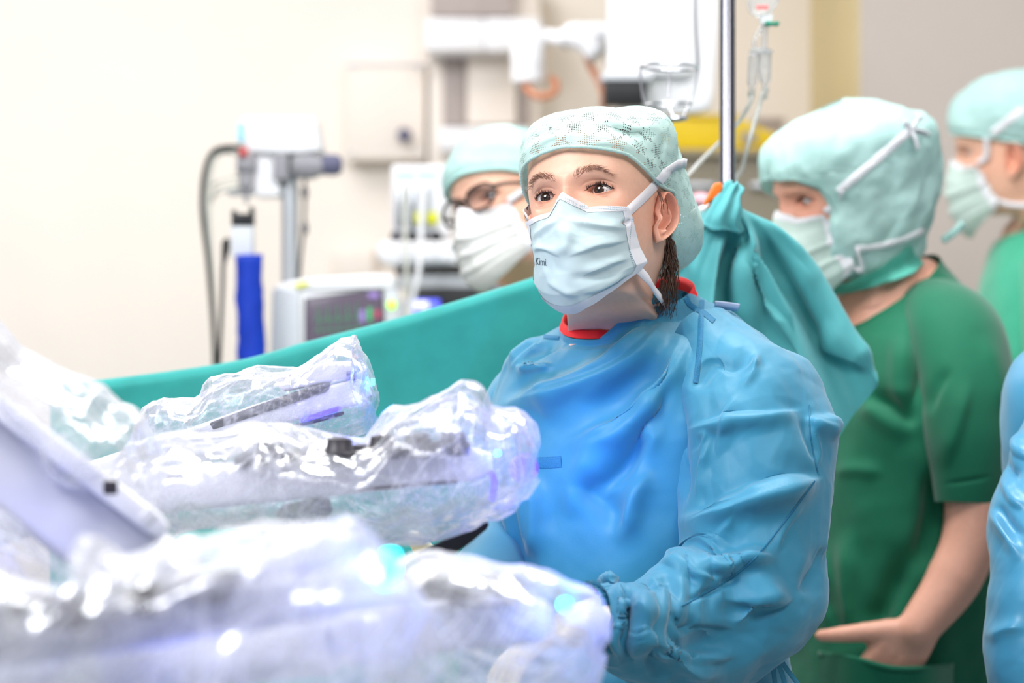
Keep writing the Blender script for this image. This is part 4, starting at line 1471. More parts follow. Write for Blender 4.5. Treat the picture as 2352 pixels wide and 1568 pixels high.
def remesh_body(chains, voxel, name='tmp', smooth=2):
    """continuous limb surface: tapered tubes [(points, radii, flat)] fused by a voxel remesh; returns V, F"""
    vs_, fs, off = [], [], 0
    for pts, rad in chains:
        pts = np.asarray(pts, float)
        k = max(8, (len(pts) - 1) * 6)
        t = np.linspace(0, len(pts) - 1, k + 1)
        path = spline(pts, t) if len(pts) > 2 else pts[0] + (pts[1] - pts[0]) * (t / t[-1])[:, None]
        rr = np.asarray(rad, float)
        if rr.ndim == 1:
            rr = np.stack([rr, rr], 1)
        r = np.stack([np.interp(t, np.arange(len(rr)) * (len(pts) - 1) / (len(rr) - 1), rr[:, c]) for c in (0, 1)], 1)
        T = path[1] - path[0]
        T /= np.linalg.norm(T)
        T2 = path[-1] - path[-2]
        T2 /= np.linalg.norm(T2)
        # round ends
        cap0 = [(path[0] - T * r[0].min() * q, r[0] * math.sqrt(1 - q * q)) for q in (.95, .75, .4)]
        cap1 = [(path[-1] + T2 * r[-1].min() * q, r[-1] * math.sqrt(1 - q * q)) for q in (.4, .75, .95)]
        path = np.concatenate([[c[0] for c in cap0], path, [c[0] for c in cap1]])
        r = np.concatenate([[c[1] for c in cap0], r, [c[1] for c in cap1]])
        V = tube_grid(path, r[:, 0], 20, r[:, 1])
        n, m = V.shape[:2]
        vs_.append(V.reshape(-1, 3))
        f = grid_faces(n, m, True, off).tolist()
        f.append([off + i * m for i in range(n)])
        f.append([off + i * m + m - 1 for i in range(n)][::-1])
        fs += f
        off += n * m
    me = mesh_np(name, np.concatenate(vs_), fs)
    bm = bmesh.new()
    bm.from_mesh(me)
    bmesh.ops.recalc_face_normals(bm, faces=bm.faces[:])
    bm.to_mesh(me)
    bm.free()
    o = bpy.data.objects.new(name, me)
    COL.objects.link(o)
    md = o.modifiers.new('r', 'REMESH')
    md.mode = 'VOXEL'
    md.voxel_size = voxel
    ms = o.modifiers.new('s', 'SMOOTH')
    ms.factor = .5
    ms.iterations = smooth * 3
    dg = bpy.context.evaluated_depsgraph_get()
    ev = o.evaluated_get(dg).to_mesh()
    V = np.empty(len(ev.vertices) * 3)
    ev.vertices.foreach_get('co', V)
    F = [list(p.vertices) for p in ev.polygons]
    o.evaluated_get(dg).to_mesh_clear()
    bpy.data.objects.remove(o)
    bpy.data.meshes.remove(me)
    return V.reshape(-1, 3), F


def hand(W, d, side, up, size=1.0, curl=.6, spread=.2, thumb=(.55, .5), tcurl=.3):
    """finger and palm chains of one hand: W wrist, d along the hand, side towards the thumb, up = back of the hand"""
    W, d, side, up = (np.asarray(v, float) for v in (W, d, side, up))
    d = d / np.linalg.norm(d)
    side = side - d * (side @ d)
    side /= np.linalg.norm(side)
    up = np.cross(d, side) if np.cross(d, side) @ up > 0 else np.cross(side, d)
    z = size
    ch = []
    for k, off in enumerate((.026, .009, -.009, -.026)):
        ch.append(([W + side * off * .55 * z, W + d * .045 * z + side * off * .9 * z, W + d * .086 * z + side * off * z],
                   [(.017 * z, .013 * z), (.0145 * z, .013 * z), (.0115 * z, .0105 * z)]))
        ln = (.072, .080, .075, .060)[k] * z
        b = W + d * .086 * z + side * off * z
        v = d + side * (off / .026) * spread * .4
        v /= np.linalg.norm(v)
        pts = [b]
        ang = 0
        for s_, f in enumerate((.42, .32, .26)):
            ang += curl * (.8, 1.0, .7)[s_]
            q = v * math.cos(ang) - up * math.sin(ang)
            pts.append(pts[-1] + q * ln * f)
        ch.append((pts, [.0098 * z, .0092 * z, .0084 * z, .0068 * z]))
    b = W + d * .020 * z + side * .026 * z
    v = d * thumb[0] + side * thumb[1]
    v /= np.linalg.norm(v)
    v2 = v + d * tcurl
    v2 /= np.linalg.norm(v2)
    ch.append(([b, b + v * .038 * z, b + v * .038 * z + v2 * .030 * z, b + v * .038 * z + v2 * .054 * z - up * .004 * z], [.0165 * z, .0130 * z, .0108 * z, .0080 * z]))
    return ch


def loft(rings, n, m, yaw, power=0.92):
    """closed garment grid: rings = [(centre xyz, half width, half depth, tilt)]; tilt raises the back edge"""
    K = np.array([[*c, a, b, tl] for c, a, b, tl in rings])
    k = spline(K, np.linspace(0, len(K) - 1, m))
    f = np.array([-math.sin(math.radians(yaw)), -math.cos(math.radians(yaw)), 0])
    l = np.array([math.cos(math.radians(yaw)), -math.sin(math.radians(yaw)), 0])
    an = np.linspace(0, 2 * np.pi, n, endpoint=False)
    c, s = np.cos(an), np.sin(an)
    cs = np.sign(c) * np.abs(c) ** power
    ss = np.sign(s) * np.abs(s) ** power
    V = k[None, :, :3] + ss[:, None, None] * (k[:, 3:4] * l)[None] + cs[:, None, None] * (k[:, 4:5] * f)[None]
    V[..., 2] += -c[:, None] * k[None, :, 5]
    return V


def sleeve(px_keys, n=72, m=80, squash=.85):
    """sleeve tube from (px, py, Y, radius px, [squash]) keys"""
    C = np.array([P(k[0], k[1], k[2]) for k in px_keys])
    r = np.array([k[3] * k[2] / FPX for k in px_keys])
    t = np.linspace(0, len(C) - 1, m)
    path = spline(C, t)
    rad = spline(r, t)[:, 0]
    return tube_grid(path, rad, n, rad * squash)


def body_mesh(name, parent, head, chains, voxel=.010, hi=False, tone=(1, 1, 1)):
    Vh, Fh, Th = head.skin(hi)
    Vb, Fb = remesh_body(chains, voxel)
    Tb = np.tile(SKIN, (len(Vb), 1))
    Th, Tb = Th * np.asarray(tone), Tb * np.asarray(tone)
    off = len(Vh)
    me = mesh_np(name, np.concatenate([Vh, Vb]), Fh + [[i + off for i in f] for f in Fb], True, np.concatenate([Th, Tb]))
    return link(name, me, M_skin, parent)


def legs(cx, cy, yaw, top=.95):
    l = np.array([math.cos(math.radians(yaw)), -math.sin(math.radians(yaw)), 0])
    f = np.array([-math.sin(math.radians(yaw)), -math.cos(math.radians(yaw)), 0])
    ch = []
    for s_ in (-1, 1):
        b = np.array([cx, cy, 0]) + l * .09 * s_
        ch.append(([b + [0, 0, top], b + [0, 0, .52], b + [0, 0, .10]], [.082, .058, .040]))
        ch.append(([b + [0, 0, .055] - f * .04, b + [0, 0, .05] + f * .06, b + [0, 0, .035] + f * .17], [.042, .042, .030]))
    return ch
# ================================================================ the nurse in the blue gown


def star_cap_material():
    """mint cap fabric with six-pointed stars of small punched holes"""
    m = mat('perforated_mint_cap', (208, 238, 231), 0.6, 0.25, var=0.05, nscale=30, bump=0.10, bscale=700, trans=0.22)
    N, L = m.node_tree.nodes, m.node_tree.links
    uv = N.new('ShaderNodeUVMap')
    uv.uv_map = 'uv'

    def math_(op, a, b=None, c=None):
        n = N.new('ShaderNodeMath')
        n.operation = op
        for i, v in enumerate((a, b, c)):
            if v is None:
                continue
            if isinstance(v, (int, float)):
                n.inputs[i].default_value = v
            else:
                L.new(v, n.inputs[i])
        return n.outputs[0]
    sp = N.new('ShaderNodeSeparateXYZ')
    L.new(uv.outputs[0], sp.inputs[0])
    S = .0245
    u = math_('DIVIDE', sp.outputs[0], S)
    v = math_('DIVIDE', sp.outputs[1], S * .72)
    row = math_('FLOOR', v)
    odd = math_('MULTIPLY', math_('MODULO', math_('ABSOLUTE', row), 2.0), 0.5)
    fu = math_('SUBTRACT', math_('FRACT', math_('ADD', u, odd)), .5)
    fv = math_('MULTIPLY', math_('SUBTRACT', math_('FRACT', v), .5), .72)
    r = math_('SQRT', math_('ADD', math_('MULTIPLY', fu, fu), math_('MULTIPLY', fv, fv)))
    th = math_('ARCTAN2', fv, fu)
    lim = math_('MULTIPLY_ADD', math_('COSINE', math_('MULTIPLY', th, 6.0)), .10, .30)
    star = math_('LESS_THAN', r, lim)
    vo = N.new('ShaderNodeTexVoronoi')
    vo.inputs['Randomness'].default_value = .12
    vo.inputs['Scale'].default_value = 1 / .0019
    L.new(uv.outputs[0], vo.inputs['Vector'])
    dot = math_('LESS_THAN', vo.outputs['Distance'], .30)
    hole = math_('MULTIPLY', star, dot)
    sm = N.new('ShaderNodeMixShader')
    out = N['Material Output']
    src = out.inputs['Surface'].links[0].from_socket
    tr = N.new('ShaderNodeBsdfTransparent')
    L.new(hole, sm.inputs[0])
    L.new(src, sm.inputs[1])
    L.new(tr.outputs[0], sm.inputs[2])
    L.new(sm.outputs[0], out.inputs['Surface'])
    return m


nurse = empty('person', P(1440, 784, 2.95) * [1, 1, 0], 'nurse in a blue gown and perforated mint cap and pale aqua mask', 'person')
NH = Head(26, 7, 6.5, 1.06, (0, .081, 0), P(1313, 443, 2.80), neck=P(1432, 800, 2.945))
YAWB = 36
arm_l = [P(1690, 850, 2.86), P(1735, 1080, 2.80), P(1740, 1330, 2.76), P(1560, 1425, 2.68), P(1388, 1410, 2.60)]
arm_r = [P(1225, 920, 3.06), P(1190, 1100, 3.02), P(1200, 1270, 2.98), P(1130, 1330, 2.85), P(1060, 1380, 2.72)]
tor = [P(1450, 850, 2.97), P(1450, 920, 2.97), P(1440, 1150, 2.96), P(1445, 1500, 2.96), P(1445, 1600, 2.96)]
ch = [(tor, [(.10, .06), (.14, .09), (.13, .10), (.15, .11), (.15, .11)]), (arm_l, [.042, .046, .042, .030, .019]), (arm_r, [.040, .044, .040, .030, .020])]
cx, cy = P(1445, 784, 2.96)[:2]
ch += legs(cx, cy, YAWB)
body_mesh('body', nurse, NH, ch, .011, True)
NH.add_eyes(nurse, NH.w((-.02, 2.2, -.06)))

# gloved hands
for W, d, s_, u_ in ((arm_l[-1], P(1250, 1470, 2.56) - arm_l[-1], (0, -1, .1), (0, 0, 1)), (arm_r[-1], P(960, 1400, 2.64) - arm_r[-1], (0, 0, 1), (0, 1, .3))):
    W = W + np.asarray(d) / np.linalg.norm(d) * .012
    Vg, Fg = remesh_body(hand(W, d, s_, u_, 1.0, .35) + [([W - np.asarray(d) / np.linalg.norm(d) * .02, W + np.asarray(d) / np.linalg.norm(d) * .03], [.022, .024])], .003)
    link('glove', mesh_np('glove', Vg, Fg), M_glove, nurse)

# ---- cap
M_star = star_cap_material()
edge = [(-180, -62), (-150, -58), (-125, -44), (-112, -24), (-100, -8), (-84, -9), (-70, -7), (-40, 9), (0, 14), (40, 9), (70, -7), (84, -9), (100, -8), (112, -24), (125, -44), (150, -58), (180, -62)]
puffs = [(84, 36, 20, .020), (-60, 30, 26, .006), (180, -28, 32, .052), (140, -30, 24, .018), (-140, -30, 24, .018), (0, 62, 26, -.004), (30, 75, 30, -.006), (178, 30, 40, .010)]
CV, cuv = NH.bouffant(edge, puffs, .0055, 300, 110, 3, .0011)
for ln, am_, w1, w2 in ((((1306, 248), (1306, 290), (1305, 352)), .0022, 5, 5), (((1310, 270), (1380, 278), (1450, 300), (1515, 296)), -.006, 16, 5),
                        (((1210, 320), (1250, 300), (1300, 262)), -.004, 12, 5), (((1300, 290), (1380, 290), (1460, 304), (1520, 286)), .004, 10, 16), (((1215, 350), (1260, 320), (1300, 312)), .003, 6, 10),
                        (((1530, 300), (1520, 360), (1530, 420)), -.003, 8, 6), (((1320, 335), (1400, 330), (1460, 350)), .002, 5, 10)):
    CV = brush(CV, ln, am_, w1, w2, wrap=True)
grid_obj('cap', CV, M_star, nurse, wrap=True, uv=cuv)
NH.hem(CV, 'cap_hem', M_cap, nurse, .0021)

# ---- mask
L = NH.mask(150, 120)
MV = NH.w(L)
for ln, am_, w1, w2 in ((((1296, 498), (1340, 516), (1400, 524), (1446, 522)), .0040, 5, 16), (((1300, 590), (1370, 566), (1420, 556), (1446, 546)), .0040, 4, 18),
                        (((1330, 640), (1390, 612), (1450, 590)), .0035, 5, 16), (((1218, 552), (1250, 530), (1286, 500)), .0035, 5, 12), (((1222, 582), (1244, 570), (1290, 585)), .0030, 4, 10),
                        (((1330, 676), (1390, 656), (1450, 620)), .003, 5, 14), (((1250, 640), (1300, 672), (1340, 676)), .002, 6, 12), (((1262, 600), (1300, 560), (1290, 500)), .003, 16, 20),
                        (((1430, 505), (1440, 512), (1446, 500)), -.003, 5, 5), (((1300, 640), (1400, 630), (1440, 600)), -.003, 10, 14)):
    MV = brush(MV, ln, am_ * 1.5, w1, w2, cam=True)
MV = MV + NH.R[:, 1] * (noise3(L, 26, 2, 2) * .0009)[..., None]
grid_obj('mask', MV, M_mask, nurse)


def edge_band(V, rows, lift, name, m, parent, axis):
    """border strip lying over the outer rows of a mask grid"""
    N_ = normals(V)
    c = V.reshape(-1, 3).mean(0)
    N_ = N_ * np.sign((N_ * (V - (c - NH.R[:, 1] * .05))).sum(-1))[..., None]
    W = V + N_ * lift
    W = W[rows] if axis == 0 else W[:, rows]
    return grid_obj(name, W, m, parent)


edge_band(MV, slice(0, 9), .0008, 'top_border', M_strap, nurse, 1)
edge_band(MV, slice(-7, None), .0008, 'bottom_border', M_strap, nurse, 1)
edge_band(MV, slice(-8, None), .0010, 'side_border', M_strap, nurse, 0)
edge_band(MV, slice(0, 8), .0010, 'side_border', M_strap, nurse, 0)
hm = caster([(MV, False)])
for (l_, wd) in ((((1330, 474), (1380, 474), (1440, 478)), 2.2), (((1296, 456), (1312, 462), (1328, 474)), 2.2), (((1346, 712), (1400, 694), (1450, 656)), 2.2), (((1452, 492), (1446, 540), (1446, 575), (1458, 610)), 1.6)):
    stitches('stitching', hm, l_, wd, M_stitch, nurse, 5, .6, .0013)
    stitches('stitching', hm, [(x_, y_ + 5) for x_, y_ in l_], wd, M_stitch, nurse, 5, .6, .0013)
cu = bpy.data.curves.new('print', 'FONT')
cu.body = 'Kimi.'
to = bpy.data.objects.new('print', cu)
COL.objects.link(to)
dg = bpy.context.evaluated_depsgraph_get()
tm = bpy.data.meshes.new_from_object(to.evaluated_get(dg))
bpy.data.objects.remove(to)
vv = np.array([v.co[:] for v in tm.vertices])
vv[:, :2] -= vv[:, :2].min(0)
sx = 26 / vv[:, 0].max()
out = []
for v in vv:
    h_, n_ = hm(1231 + v[0] * sx, 608 - v[1] * 17 / vv[:, 1].max() + v[0] * sx * .10)
    out.append((h_ + n_ * .0005) if h_ is not None else NH.w((-.05, .11, -.08)))
link('printed_name', mesh_np('printed_name', np.array(out), [list(p.vertices) for p in tm.polygons], False), M_print, nurse)

# ---- straps
Ag, Tg = np.meshgrid(np.linspace(0, 2 * np.pi, 200, endpoint=False), NH.t_of_z(np.linspace(.06, -.11, 90)), indexing='ij')
hcap = caster([(CV, True), (NH.w(NH.surf(Ag, Tg, False)[0]), True)])
ribbon_on('upper_strap', hcap, ((1441, 486), (1468, 460), (1496, 432), (1516, 410), (1526, 398), (1531, 391)), 21, M_strap, nurse, .0035)


def on_cap(az, z):
    i = int(round((az + 180) / 360 * CV.shape[0])) % CV.shape[0]
    lz = (CV[i] - NH.O) @ NH.R[:, 2] / NH.s
    j = int(np.argmin(np.abs(lz - z)))
    c_ = CV[i, j]
    o_ = c_ - NH.w((0, -.01, .02))
    return c_ + o_ / np.linalg.norm(o_) * .003


q0 = near(hcap, 1527, 396)
lq = (q0[0] - NH.O) @ NH.R / NH.s
az0 = math.degrees(math.atan2(lq[0], lq[1] + .008))
st = [on_cap(az0 + (180 - az0) * f_, lq[2] + (.066 - lq[2]) * f_ ** .7) for f_ in np.linspace(0, 1, 12)]
strip('upper_strap', st, [NH.R @ np.array((.3, .2, 1))] * len(st), .0105, M_strap, nurse)
st = [NH.w((-.060, .068, -.018)), NH.w((-.0715, .050, -.008))] + [on_cap(az, z) for az, z in ((-78, .008), (-92, .026), (-110, .040), (-135, .054), (-160, .062), (-180, .066))]
strip('upper_strap', st, [NH.R @ np.array((-.3, .2, 1))] * len(st), .0105, M_strap, nurse)
for sg in (1, -1):
    st = [NH.w((sg * x, y, z)) for x, y, z in ((.060, .048, -.088), (.0640, .030, -.098), (.0610, .005, -.106), (.0570, -.02, -.110), (.045, -.055, -.112), (.0, -.075, -.115))]
    strip('lower_strap', st, [NH.R @ np.array(q) for q in ((0, .3, 1), (0, .3, 1), (0, .2, 1), (0, .1, 1), (0, 0, 1), (0, 0, 1))], .011, M_strap, nurse)

# ---- hair strands escaping behind the ear
rg = np.random.default_rng(5)
segs, fc = [], []
for k in range(64):
    a0 = np.array([.060 + rg.normal() * .003, -.022 - rg.uniform(0, .020), -.034 + rg.normal() * .008])
    a3 = np.array([.054 + rg.normal() * .006, -.020 - rg.uniform(0, .040), -.108 - rg.uniform(0, .022)])
    a1 = a0 * .65 + a3 * .35 + rg.normal(size=3) * .004 + [.006, -.004, 0]
    a2 = a0 * .3 + a3 * .7 + rg.normal(size=3) * .005 + [.004, 0, 0]
    path = NH.w(spline([a0, a1, a2, a3], np.linspace(0, 3, 9)))
    g = tube_grid(path, np.linspace(.0007, .0003, 9), 4)
    o_ = len(segs)
    b = sum(len(s_) for s_ in segs)
    fc += grid_faces(4, 9, True, b).tolist()
    segs.append(g.reshape(-1, 3))
for k in range(14):                                   # wisps at the temple and far side
    sg = 1 if k < 9 else -1
    a0 = np.array([sg * .077, .012 + rg.normal() * .006, .002]) if k < 9 else np.array([-.074, .035, .005])
    a3 = a0 + [sg * .002, -.004 + rg.normal() * .006, -.018 - rg.uniform(0, .012)]
    path = NH.w(spline([a0, (a0 + a3) / 2 + [sg * .003, .003, 0], a3], np.linspace(0, 2, 7)))
    g = tube_grid(path, np.linspace(.0004, .00015, 7), 4)
    b = sum(len(s_) for s_ in segs)
    fc += grid_faces(4, 7, True, b).tolist()
    segs.append(g.reshape(-1, 3))
link('hair', mesh_np('hair', np.concatenate(segs), fc), M_hair, nurse, 'stuff')

# ---- gown
Yc = 2.96
rings = [(P(1444, 716, Yc), .077, .087, .034), (P(1448, 728, Yc), .091, .094, .032), (P(1458, 756, Yc), .138, .104, .022), (P(1462, 815, Yc), .180, .117, .012), (P(1462, 910, Yc), .196, .130, .004),
         (P(1456, 1020, Yc), .192, .146, 0), (P(1446, 1150, Yc), .188, .158, 0), (P(1440, 1300, Yc), .190, .164, 0), (P(1440, 1450, Yc), .198, .170, 0), (P(1440, 1640, Yc), .21, .18, 0),
         ((P(1440, 784, Yc)[0], Yc, .62), .235, .20, 0), ((P(1440, 784, Yc)[0], Yc, .30), .25, .21, 0)]
G = loft(rings, 90, 70, YAWB)
pin = np.zeros(G.shape[:2], bool)
pin[:, :2] = True
G = pbd(G, True, 1.02, 1.02, 140, .00008, .05, .25, 3, .004, pin=pin)
G = upsample(G, 4, True)
FOLDS_T = [(((1545, 700), (1450, 800), (1300, 885), (1120, 950)), .013, 20, 60), (((1590, 740), (1500, 880), (1380, 990), (1270, 1040)), .010, 18, 50),
           (((1560, 860), (1520, 930), (1460, 1030), (1390, 1110), (1340, 1150)), -.008, 22, 12), (((1530, 800), (1440, 900), (1330, 960)), -.008, 26, 40),
           (((1480, 1060), (1440, 1150), (1420, 1260)), .006, 14, 40), (((1205, 1080), (1212, 1180), (1215, 1290)), .008, 10, 34), (((1120, 1130), (1128, 1200), (1130, 1290)), -.010, 10, 18),
           (((1165, 1120), (1170, 1200), (1172, 1280)), .004, 8, 16), (((1290, 780), (1230, 800), (1170, 850)), -.006, 14, 8), (((1250, 760), (1190, 800), (1150, 850)), .005, 8, 22),
           (((1180, 850), (1220, 842), (1270, 838)), .004, 7, 16), (((1300, 1100), (1380, 1150), (1420, 1230)), -.006, 26, 30), (((1380, 1010), (1330, 1100), (1310, 1200)), .006, 30, 50),
           (((1480, 870), (1500, 960), (1490, 1060)), .006, 30, 20), (((1415, 960), (1450, 975), (1462, 984)), -.002, 5, 5)]
for ln, am_, w1, w2 in FOLDS_T:
    G = brush(G, ln, am_ * 2.1, w1, w2, wrap=True)
G = soften(G, True, 3)
Gn = normals(G, True)
G = G + Gn * (noise3(G, 7, 9, 3) * .0008 + crumple(G, 6, 4) * .0090 + crumple(G, 15, 5) * .0036)[..., None] * np.clip((np.arange(G.shape[1]) - 6) / 10, 0, 1)[None, :, None]
for ln, am_, w1, w2 in ((((1550, 705), (1450, 812), (1330, 872), (1150, 928)), .007, 5, 34), (((1600, 760), (1520, 880), (1420, 985), (1300, 1035)), .006, 5, 34), (((1525, 930), (1490, 985), (1430, 1080), (1370, 1130)), -.005, 8, 28),
                        (((1215, 1085), (1216, 1180), (1214, 1290)), .006, 5, 26), (((1125, 1120), (1130, 1200), (1132, 1280)), -.006, 18, 4), (((1180, 845), (1220, 842), (1275, 836)), .005, 22, 4), (((1270, 770), (1210, 810), (1170, 850)), .005, 5, 22),
                        (((1500, 1070), (1450, 1140), (1430, 1240)), .005, 5, 30), (((1420, 955), (1445, 970), (1462, 984)), .0025, 8, 3), (((1640, 740), (1600, 800), (1575, 880)), .006, 5, 26)):
    G = brush(G, ln, am_, w1, w2, wrap=True, taper=.3)
ua = (np.degrees(np.linspace(0, 2 * np.pi, G.shape[0], endpoint=False)) + 180) % 360 - 180
G = soften(G, True, 1, .5)
tuck = np.interp(ua, [-180, 8, 26, 100, 125, 180], [0, 0, 1, 1, 0, 0])
lift_ = tuck[:, None] * np.clip(1 - np.arange(G.shape[1]) / 16, 0, 1)[None]
G[..., 2] += .016 * lift_
grid_obj('gown', G, M_gown, nurse, wrap=True)

S_keys = [(1610, 790, 2.90, 112), (1668, 830, 2.87, 150), (1718, 905, 2.84, 180), (1742, 1000, 2.82, 196), (1742, 1110, 2.80, 190), (1738, 1220, 2.78, 186), (1712, 1330, 2.75, 186),
          (1640, 1395, 2.72, 172), (1550, 1425, 2.68, 150), (1470, 1430, 2.64, 124), (1412, 1412, 2.61, 106), (1380, 1400, 2.60, 92), (1360, 1396, 2.592, 70)]
SV = sleeve(S_keys, 52, 72, .86)
pin = np.zeros(SV.shape[:2], bool)
pin[:, :2] = True
pin[:, -1:] = True
rv = 1.02 + .17 * np.exp(-((np.linspace(0, 1, 72) - .84) / .12) ** 2) + .05 * np.exp(-((np.linspace(0, 1, 72) - .55) / .12) ** 2)
SV = pbd(SV, True, 1.04, rv[None], 260, .00012, .012, .22, 8, .006, pin=pin)
SV = upsample(SV, 5, True)
FOLDS_S = [(((1548, 1210), (1640, 1170), (1760, 1130), (1900, 1096)), .014, 46, 12), (((1570, 985), (1660, 965), (1760, 955), (1850, 942)), .005, 26, 6), (((1850, 960), (1880, 965), (1936, 985)), .008, 30, 10),
           (((1850, 950), (1865, 1020), (1880, 1090)), -.006, 12, 20), (((1560, 900), (1552, 1000), (1560, 1120), (1552, 1200)), -.012, 22, 22), (((1590, 900), (1620, 840), (1650, 820)), -.006, 14, 10),
           (((1740, 800), (1730, 850), (1700, 890)), .005, 16, 10), (((1600, 1010), (1620, 1000), (1610, 1080)), .004, 20, 8), (((1660, 1290), (1590, 1250), (1550, 1215)), -.006, 16, 26),
           (((1790, 1280), (1700, 1280), (1640, 1300), (1560, 1270)), .010, 16, 22), (((1460, 1300), (1520, 1270), (1580, 1300), (1640, 1330)), .006, 16, 24), (((1560, 1390), (1640, 1350), (1720, 1310)), -.004, 6, 6),
           (((1430, 1330), (1440, 1400), (1430, 1500)), -.010, 12, 12), (((1470, 1350), (1480, 1430), (1450, 1540)), .009, 16, 22), (((1540, 1400), (1560, 1440), (1600, 1420)), -.007, 10, 14),
           (((1450, 1440), (1520, 1500), (1600, 1540), (1680, 1550)), .010, 16, 30), (((1490, 1480), (1600, 1490), (1700, 1480)), -.008, 16, 26), (((1820, 1370), (1750, 1380), (1690, 1440)), .008, 40, 14),
           (((1640, 1380), (1720, 1400), (1820, 1372)), -.006, 22, 12), (((1900, 1250), (1860, 1330), (1830, 1370)), -.006, 18, 26)]
va = np.linspace(0, 1, SV.shape[1])[None]
th_ = np.linspace(0, 2 * np.pi, SV.shape[0], endpoint=False)[:, None]
ph = va * 17 + .55 * np.sin(th_ * 2 + 1) + .35 * np.sin(th_ * 3 + 9 * va)
bun = (np.abs((ph % 1) - .5) * 2 - .22) * (.016 * np.exp(-((va - .84) / .09) ** 2) + .006 * np.exp(-((va - .62) / .10) ** 2)) * (.55 + .45 * np.sin(th_ * 2 + 14 * va))
SN = normals(SV, True)
SV = SV + SN * ORIENT(SN, SV)[..., None] * bun[..., None]
for ln, am_, w1, w2 in FOLDS_S:
    SV = brush(SV, ln, am_ * 1.5, w1, w2, wrap=True)
SV = soften(SV, True, 3)
SN = normals(SV, True)
SV = SV + SN * (noise3(SV, 8, 12, 3) * .0008 + crumple(SV, 7, 14) * .0110 + crumple(SV, 15, 15) * .0052)[..., None]
for ln, am_, w1, w2 in ((((1560, 1205), (1650, 1168), (1770, 1128), (1912, 1094)), .009, 34, 5), (((1566, 990), (1680, 962), (1780, 952), (1858, 940)), .0055, 26, 4), (((1850, 962), (1890, 970), (1938, 986)), .007, 26, 5),
                        (((1868, 1088), (1880, 1040), (1866, 970)), .005, 5, 24), (((1628, 830), (1690, 850), (1740, 800)), -.005, 6, 20), (((1700, 900), (1660, 960), (1650, 1060)), .004, 5, 26), (((1640, 990), (1612, 1060), (1600, 1150)), .005, 5, 24),
                        (((1790, 1284), (1720, 1272), (1660, 1296), (1600, 1262)), .008, 5, 24), (((1500, 1296), (1560, 1276), (1610, 1316), (1670, 1336)), .007, 24, 5), (((1440, 1330), (1500, 1350), (1530, 1340), (1570, 1390)), -.006, 5, 16),
                        (((1470, 1450), (1540, 1500), (1620, 1520), (1700, 1500)), .008, 5, 28), (((1720, 1400), (1780, 1390), (1826, 1370)), .006, 5, 26), (((1460, 1360), (1476, 1420), (1462, 1500)), .007, 5, 18), (((1420, 1330), (1432, 1400), (1424, 1470)), .006, 14, 4),
                        (((1900, 1240), (1870, 1300), (1828, 1368)), -.005, 5, 24), (((1560, 1460), (1600, 1440), (1690, 1450)), -.005, 20, 5), (((1690, 1180), (1640, 1240), (1620, 1290)), .004, 5, 20), (((1850, 1150), (1800, 1220), (1780, 1280)), .004, 24, 5)):
    SV = brush(SV, ln, am_, w1, w2, wrap=True, taper=.3)
spx, spy = PX(SV)
wk = np.exp(-((spx - 1585) ** 2 + (spy - 1245) ** 2) / 55 ** 2)[..., None]
SV = SV * (1 - wk) + soften(SV, True, 40, .9) * wk
grid_obj('sleeve', SV, M_gown, nurse, wrap=True)
R_keys = [(1320, 850, 3.02, 60), (1240, 890, 3.05, 112), (1205, 950, 3.05, 124), (1190, 1050, 3.03, 125), (1195, 1180, 3.0, 125), (1180, 1270, 2.95, 120), (1120, 1330, 2.85, 105), (1066, 1372, 2.74, 84), (1030, 1392, 2.68, 62)]
RV = sleeve(R_keys, 40, 44, .8)
RV = pbd(RV, True, 1.03, 1.06, 150, .0001, .02, .2, 18, .006)
RV = upsample(RV, 3, True)
grid_obj('sleeve', RV, M_gown, nurse, wrap=True)

# knitted cuff, collar binding, seams, label, ties
cf = tube_grid(np.array([P(1392, 1398, 2.605), P(1370, 1396, 2.597), P(1352, 1395, 2.59)]), [.026, .022, .021], 36, [.028, .025, .024])
cf = upsample(cf, 3, True)
cf = cf + normals(cf, True) * (.0008 * np.sin(np.arange(cf.shape[0]) * 1.2))[:, None, None]
grid_obj('cuff', cf, M_gown, nurse, wrap=True)
col = G[:, 0]
tilt = np.concatenate([col, col[:1]])
bind = tube_grid(tilt + [0, 0, .004], .0022, 10, .0075)
V0 = G[:, 0][:, None] + (np.array([[0, 0, -.001], [0, 0, .004], [0, 0, .009]]))[None]
cen = G[:, 0].mean(0)
inw = (cen - G[:, 0]) * [1, 1, 0]
inw /= np.linalg.norm(inw, axis=1, keepdims=True)
G0 = G.copy()
G0[..., 2] -= .020 * lift_
G0 = G0 + 0
G, G_keep = G0, G
V0 = np.stack([G[:, 2] - inw * .0015 + [0, 0, .0015], G[:, 0] - inw * .0012 + [0, 0, .002], G[:, 0] + inw * .001 + [0, 0, .0105], G[:, 0] + inw * .0035 + [0, 0, .0118], G[:, 0] + inw * .006 + [0, 0, .004], G[:, 0] + inw * .006 + [0, 0, -.004]], 1)
V0 = V0 + inw[:, None] * (.006 * tuck)[:, None, None]
G = G_keep
grid_obj('collar_binding', V0, M_collar, nurse, wrap=True)
hg = caster([(G, True), (SV, True)])
for nm, ln, wd in (('shoulder_seam', ((1612, 690), (1610, 740), (1607, 800), (1600, 860), (1597, 880)), 12), ('shoulder_seam', ((1570, 672), (1585, 700), (1618, 720), (1640, 738)), 12),
                   ('shoulder_seam', ((1200, 765), (1240, 772), (1285, 776)), 9), ('sleeve_seam', ((1870, 1105), (1800, 1200), (1730, 1285), (1650, 1345), (1565, 1392)), 4), ('sleeve_seam', ((1858, 930), (1862, 1000), (1872, 1060), (1880, 1090)), 2.5),
                   ('vent_patch', ((1228, 1062), (1260, 1062), (1290, 1060)), 26)):
    ribbon_on(nm, hg, ln, wd, M_seam, nurse, .0012)
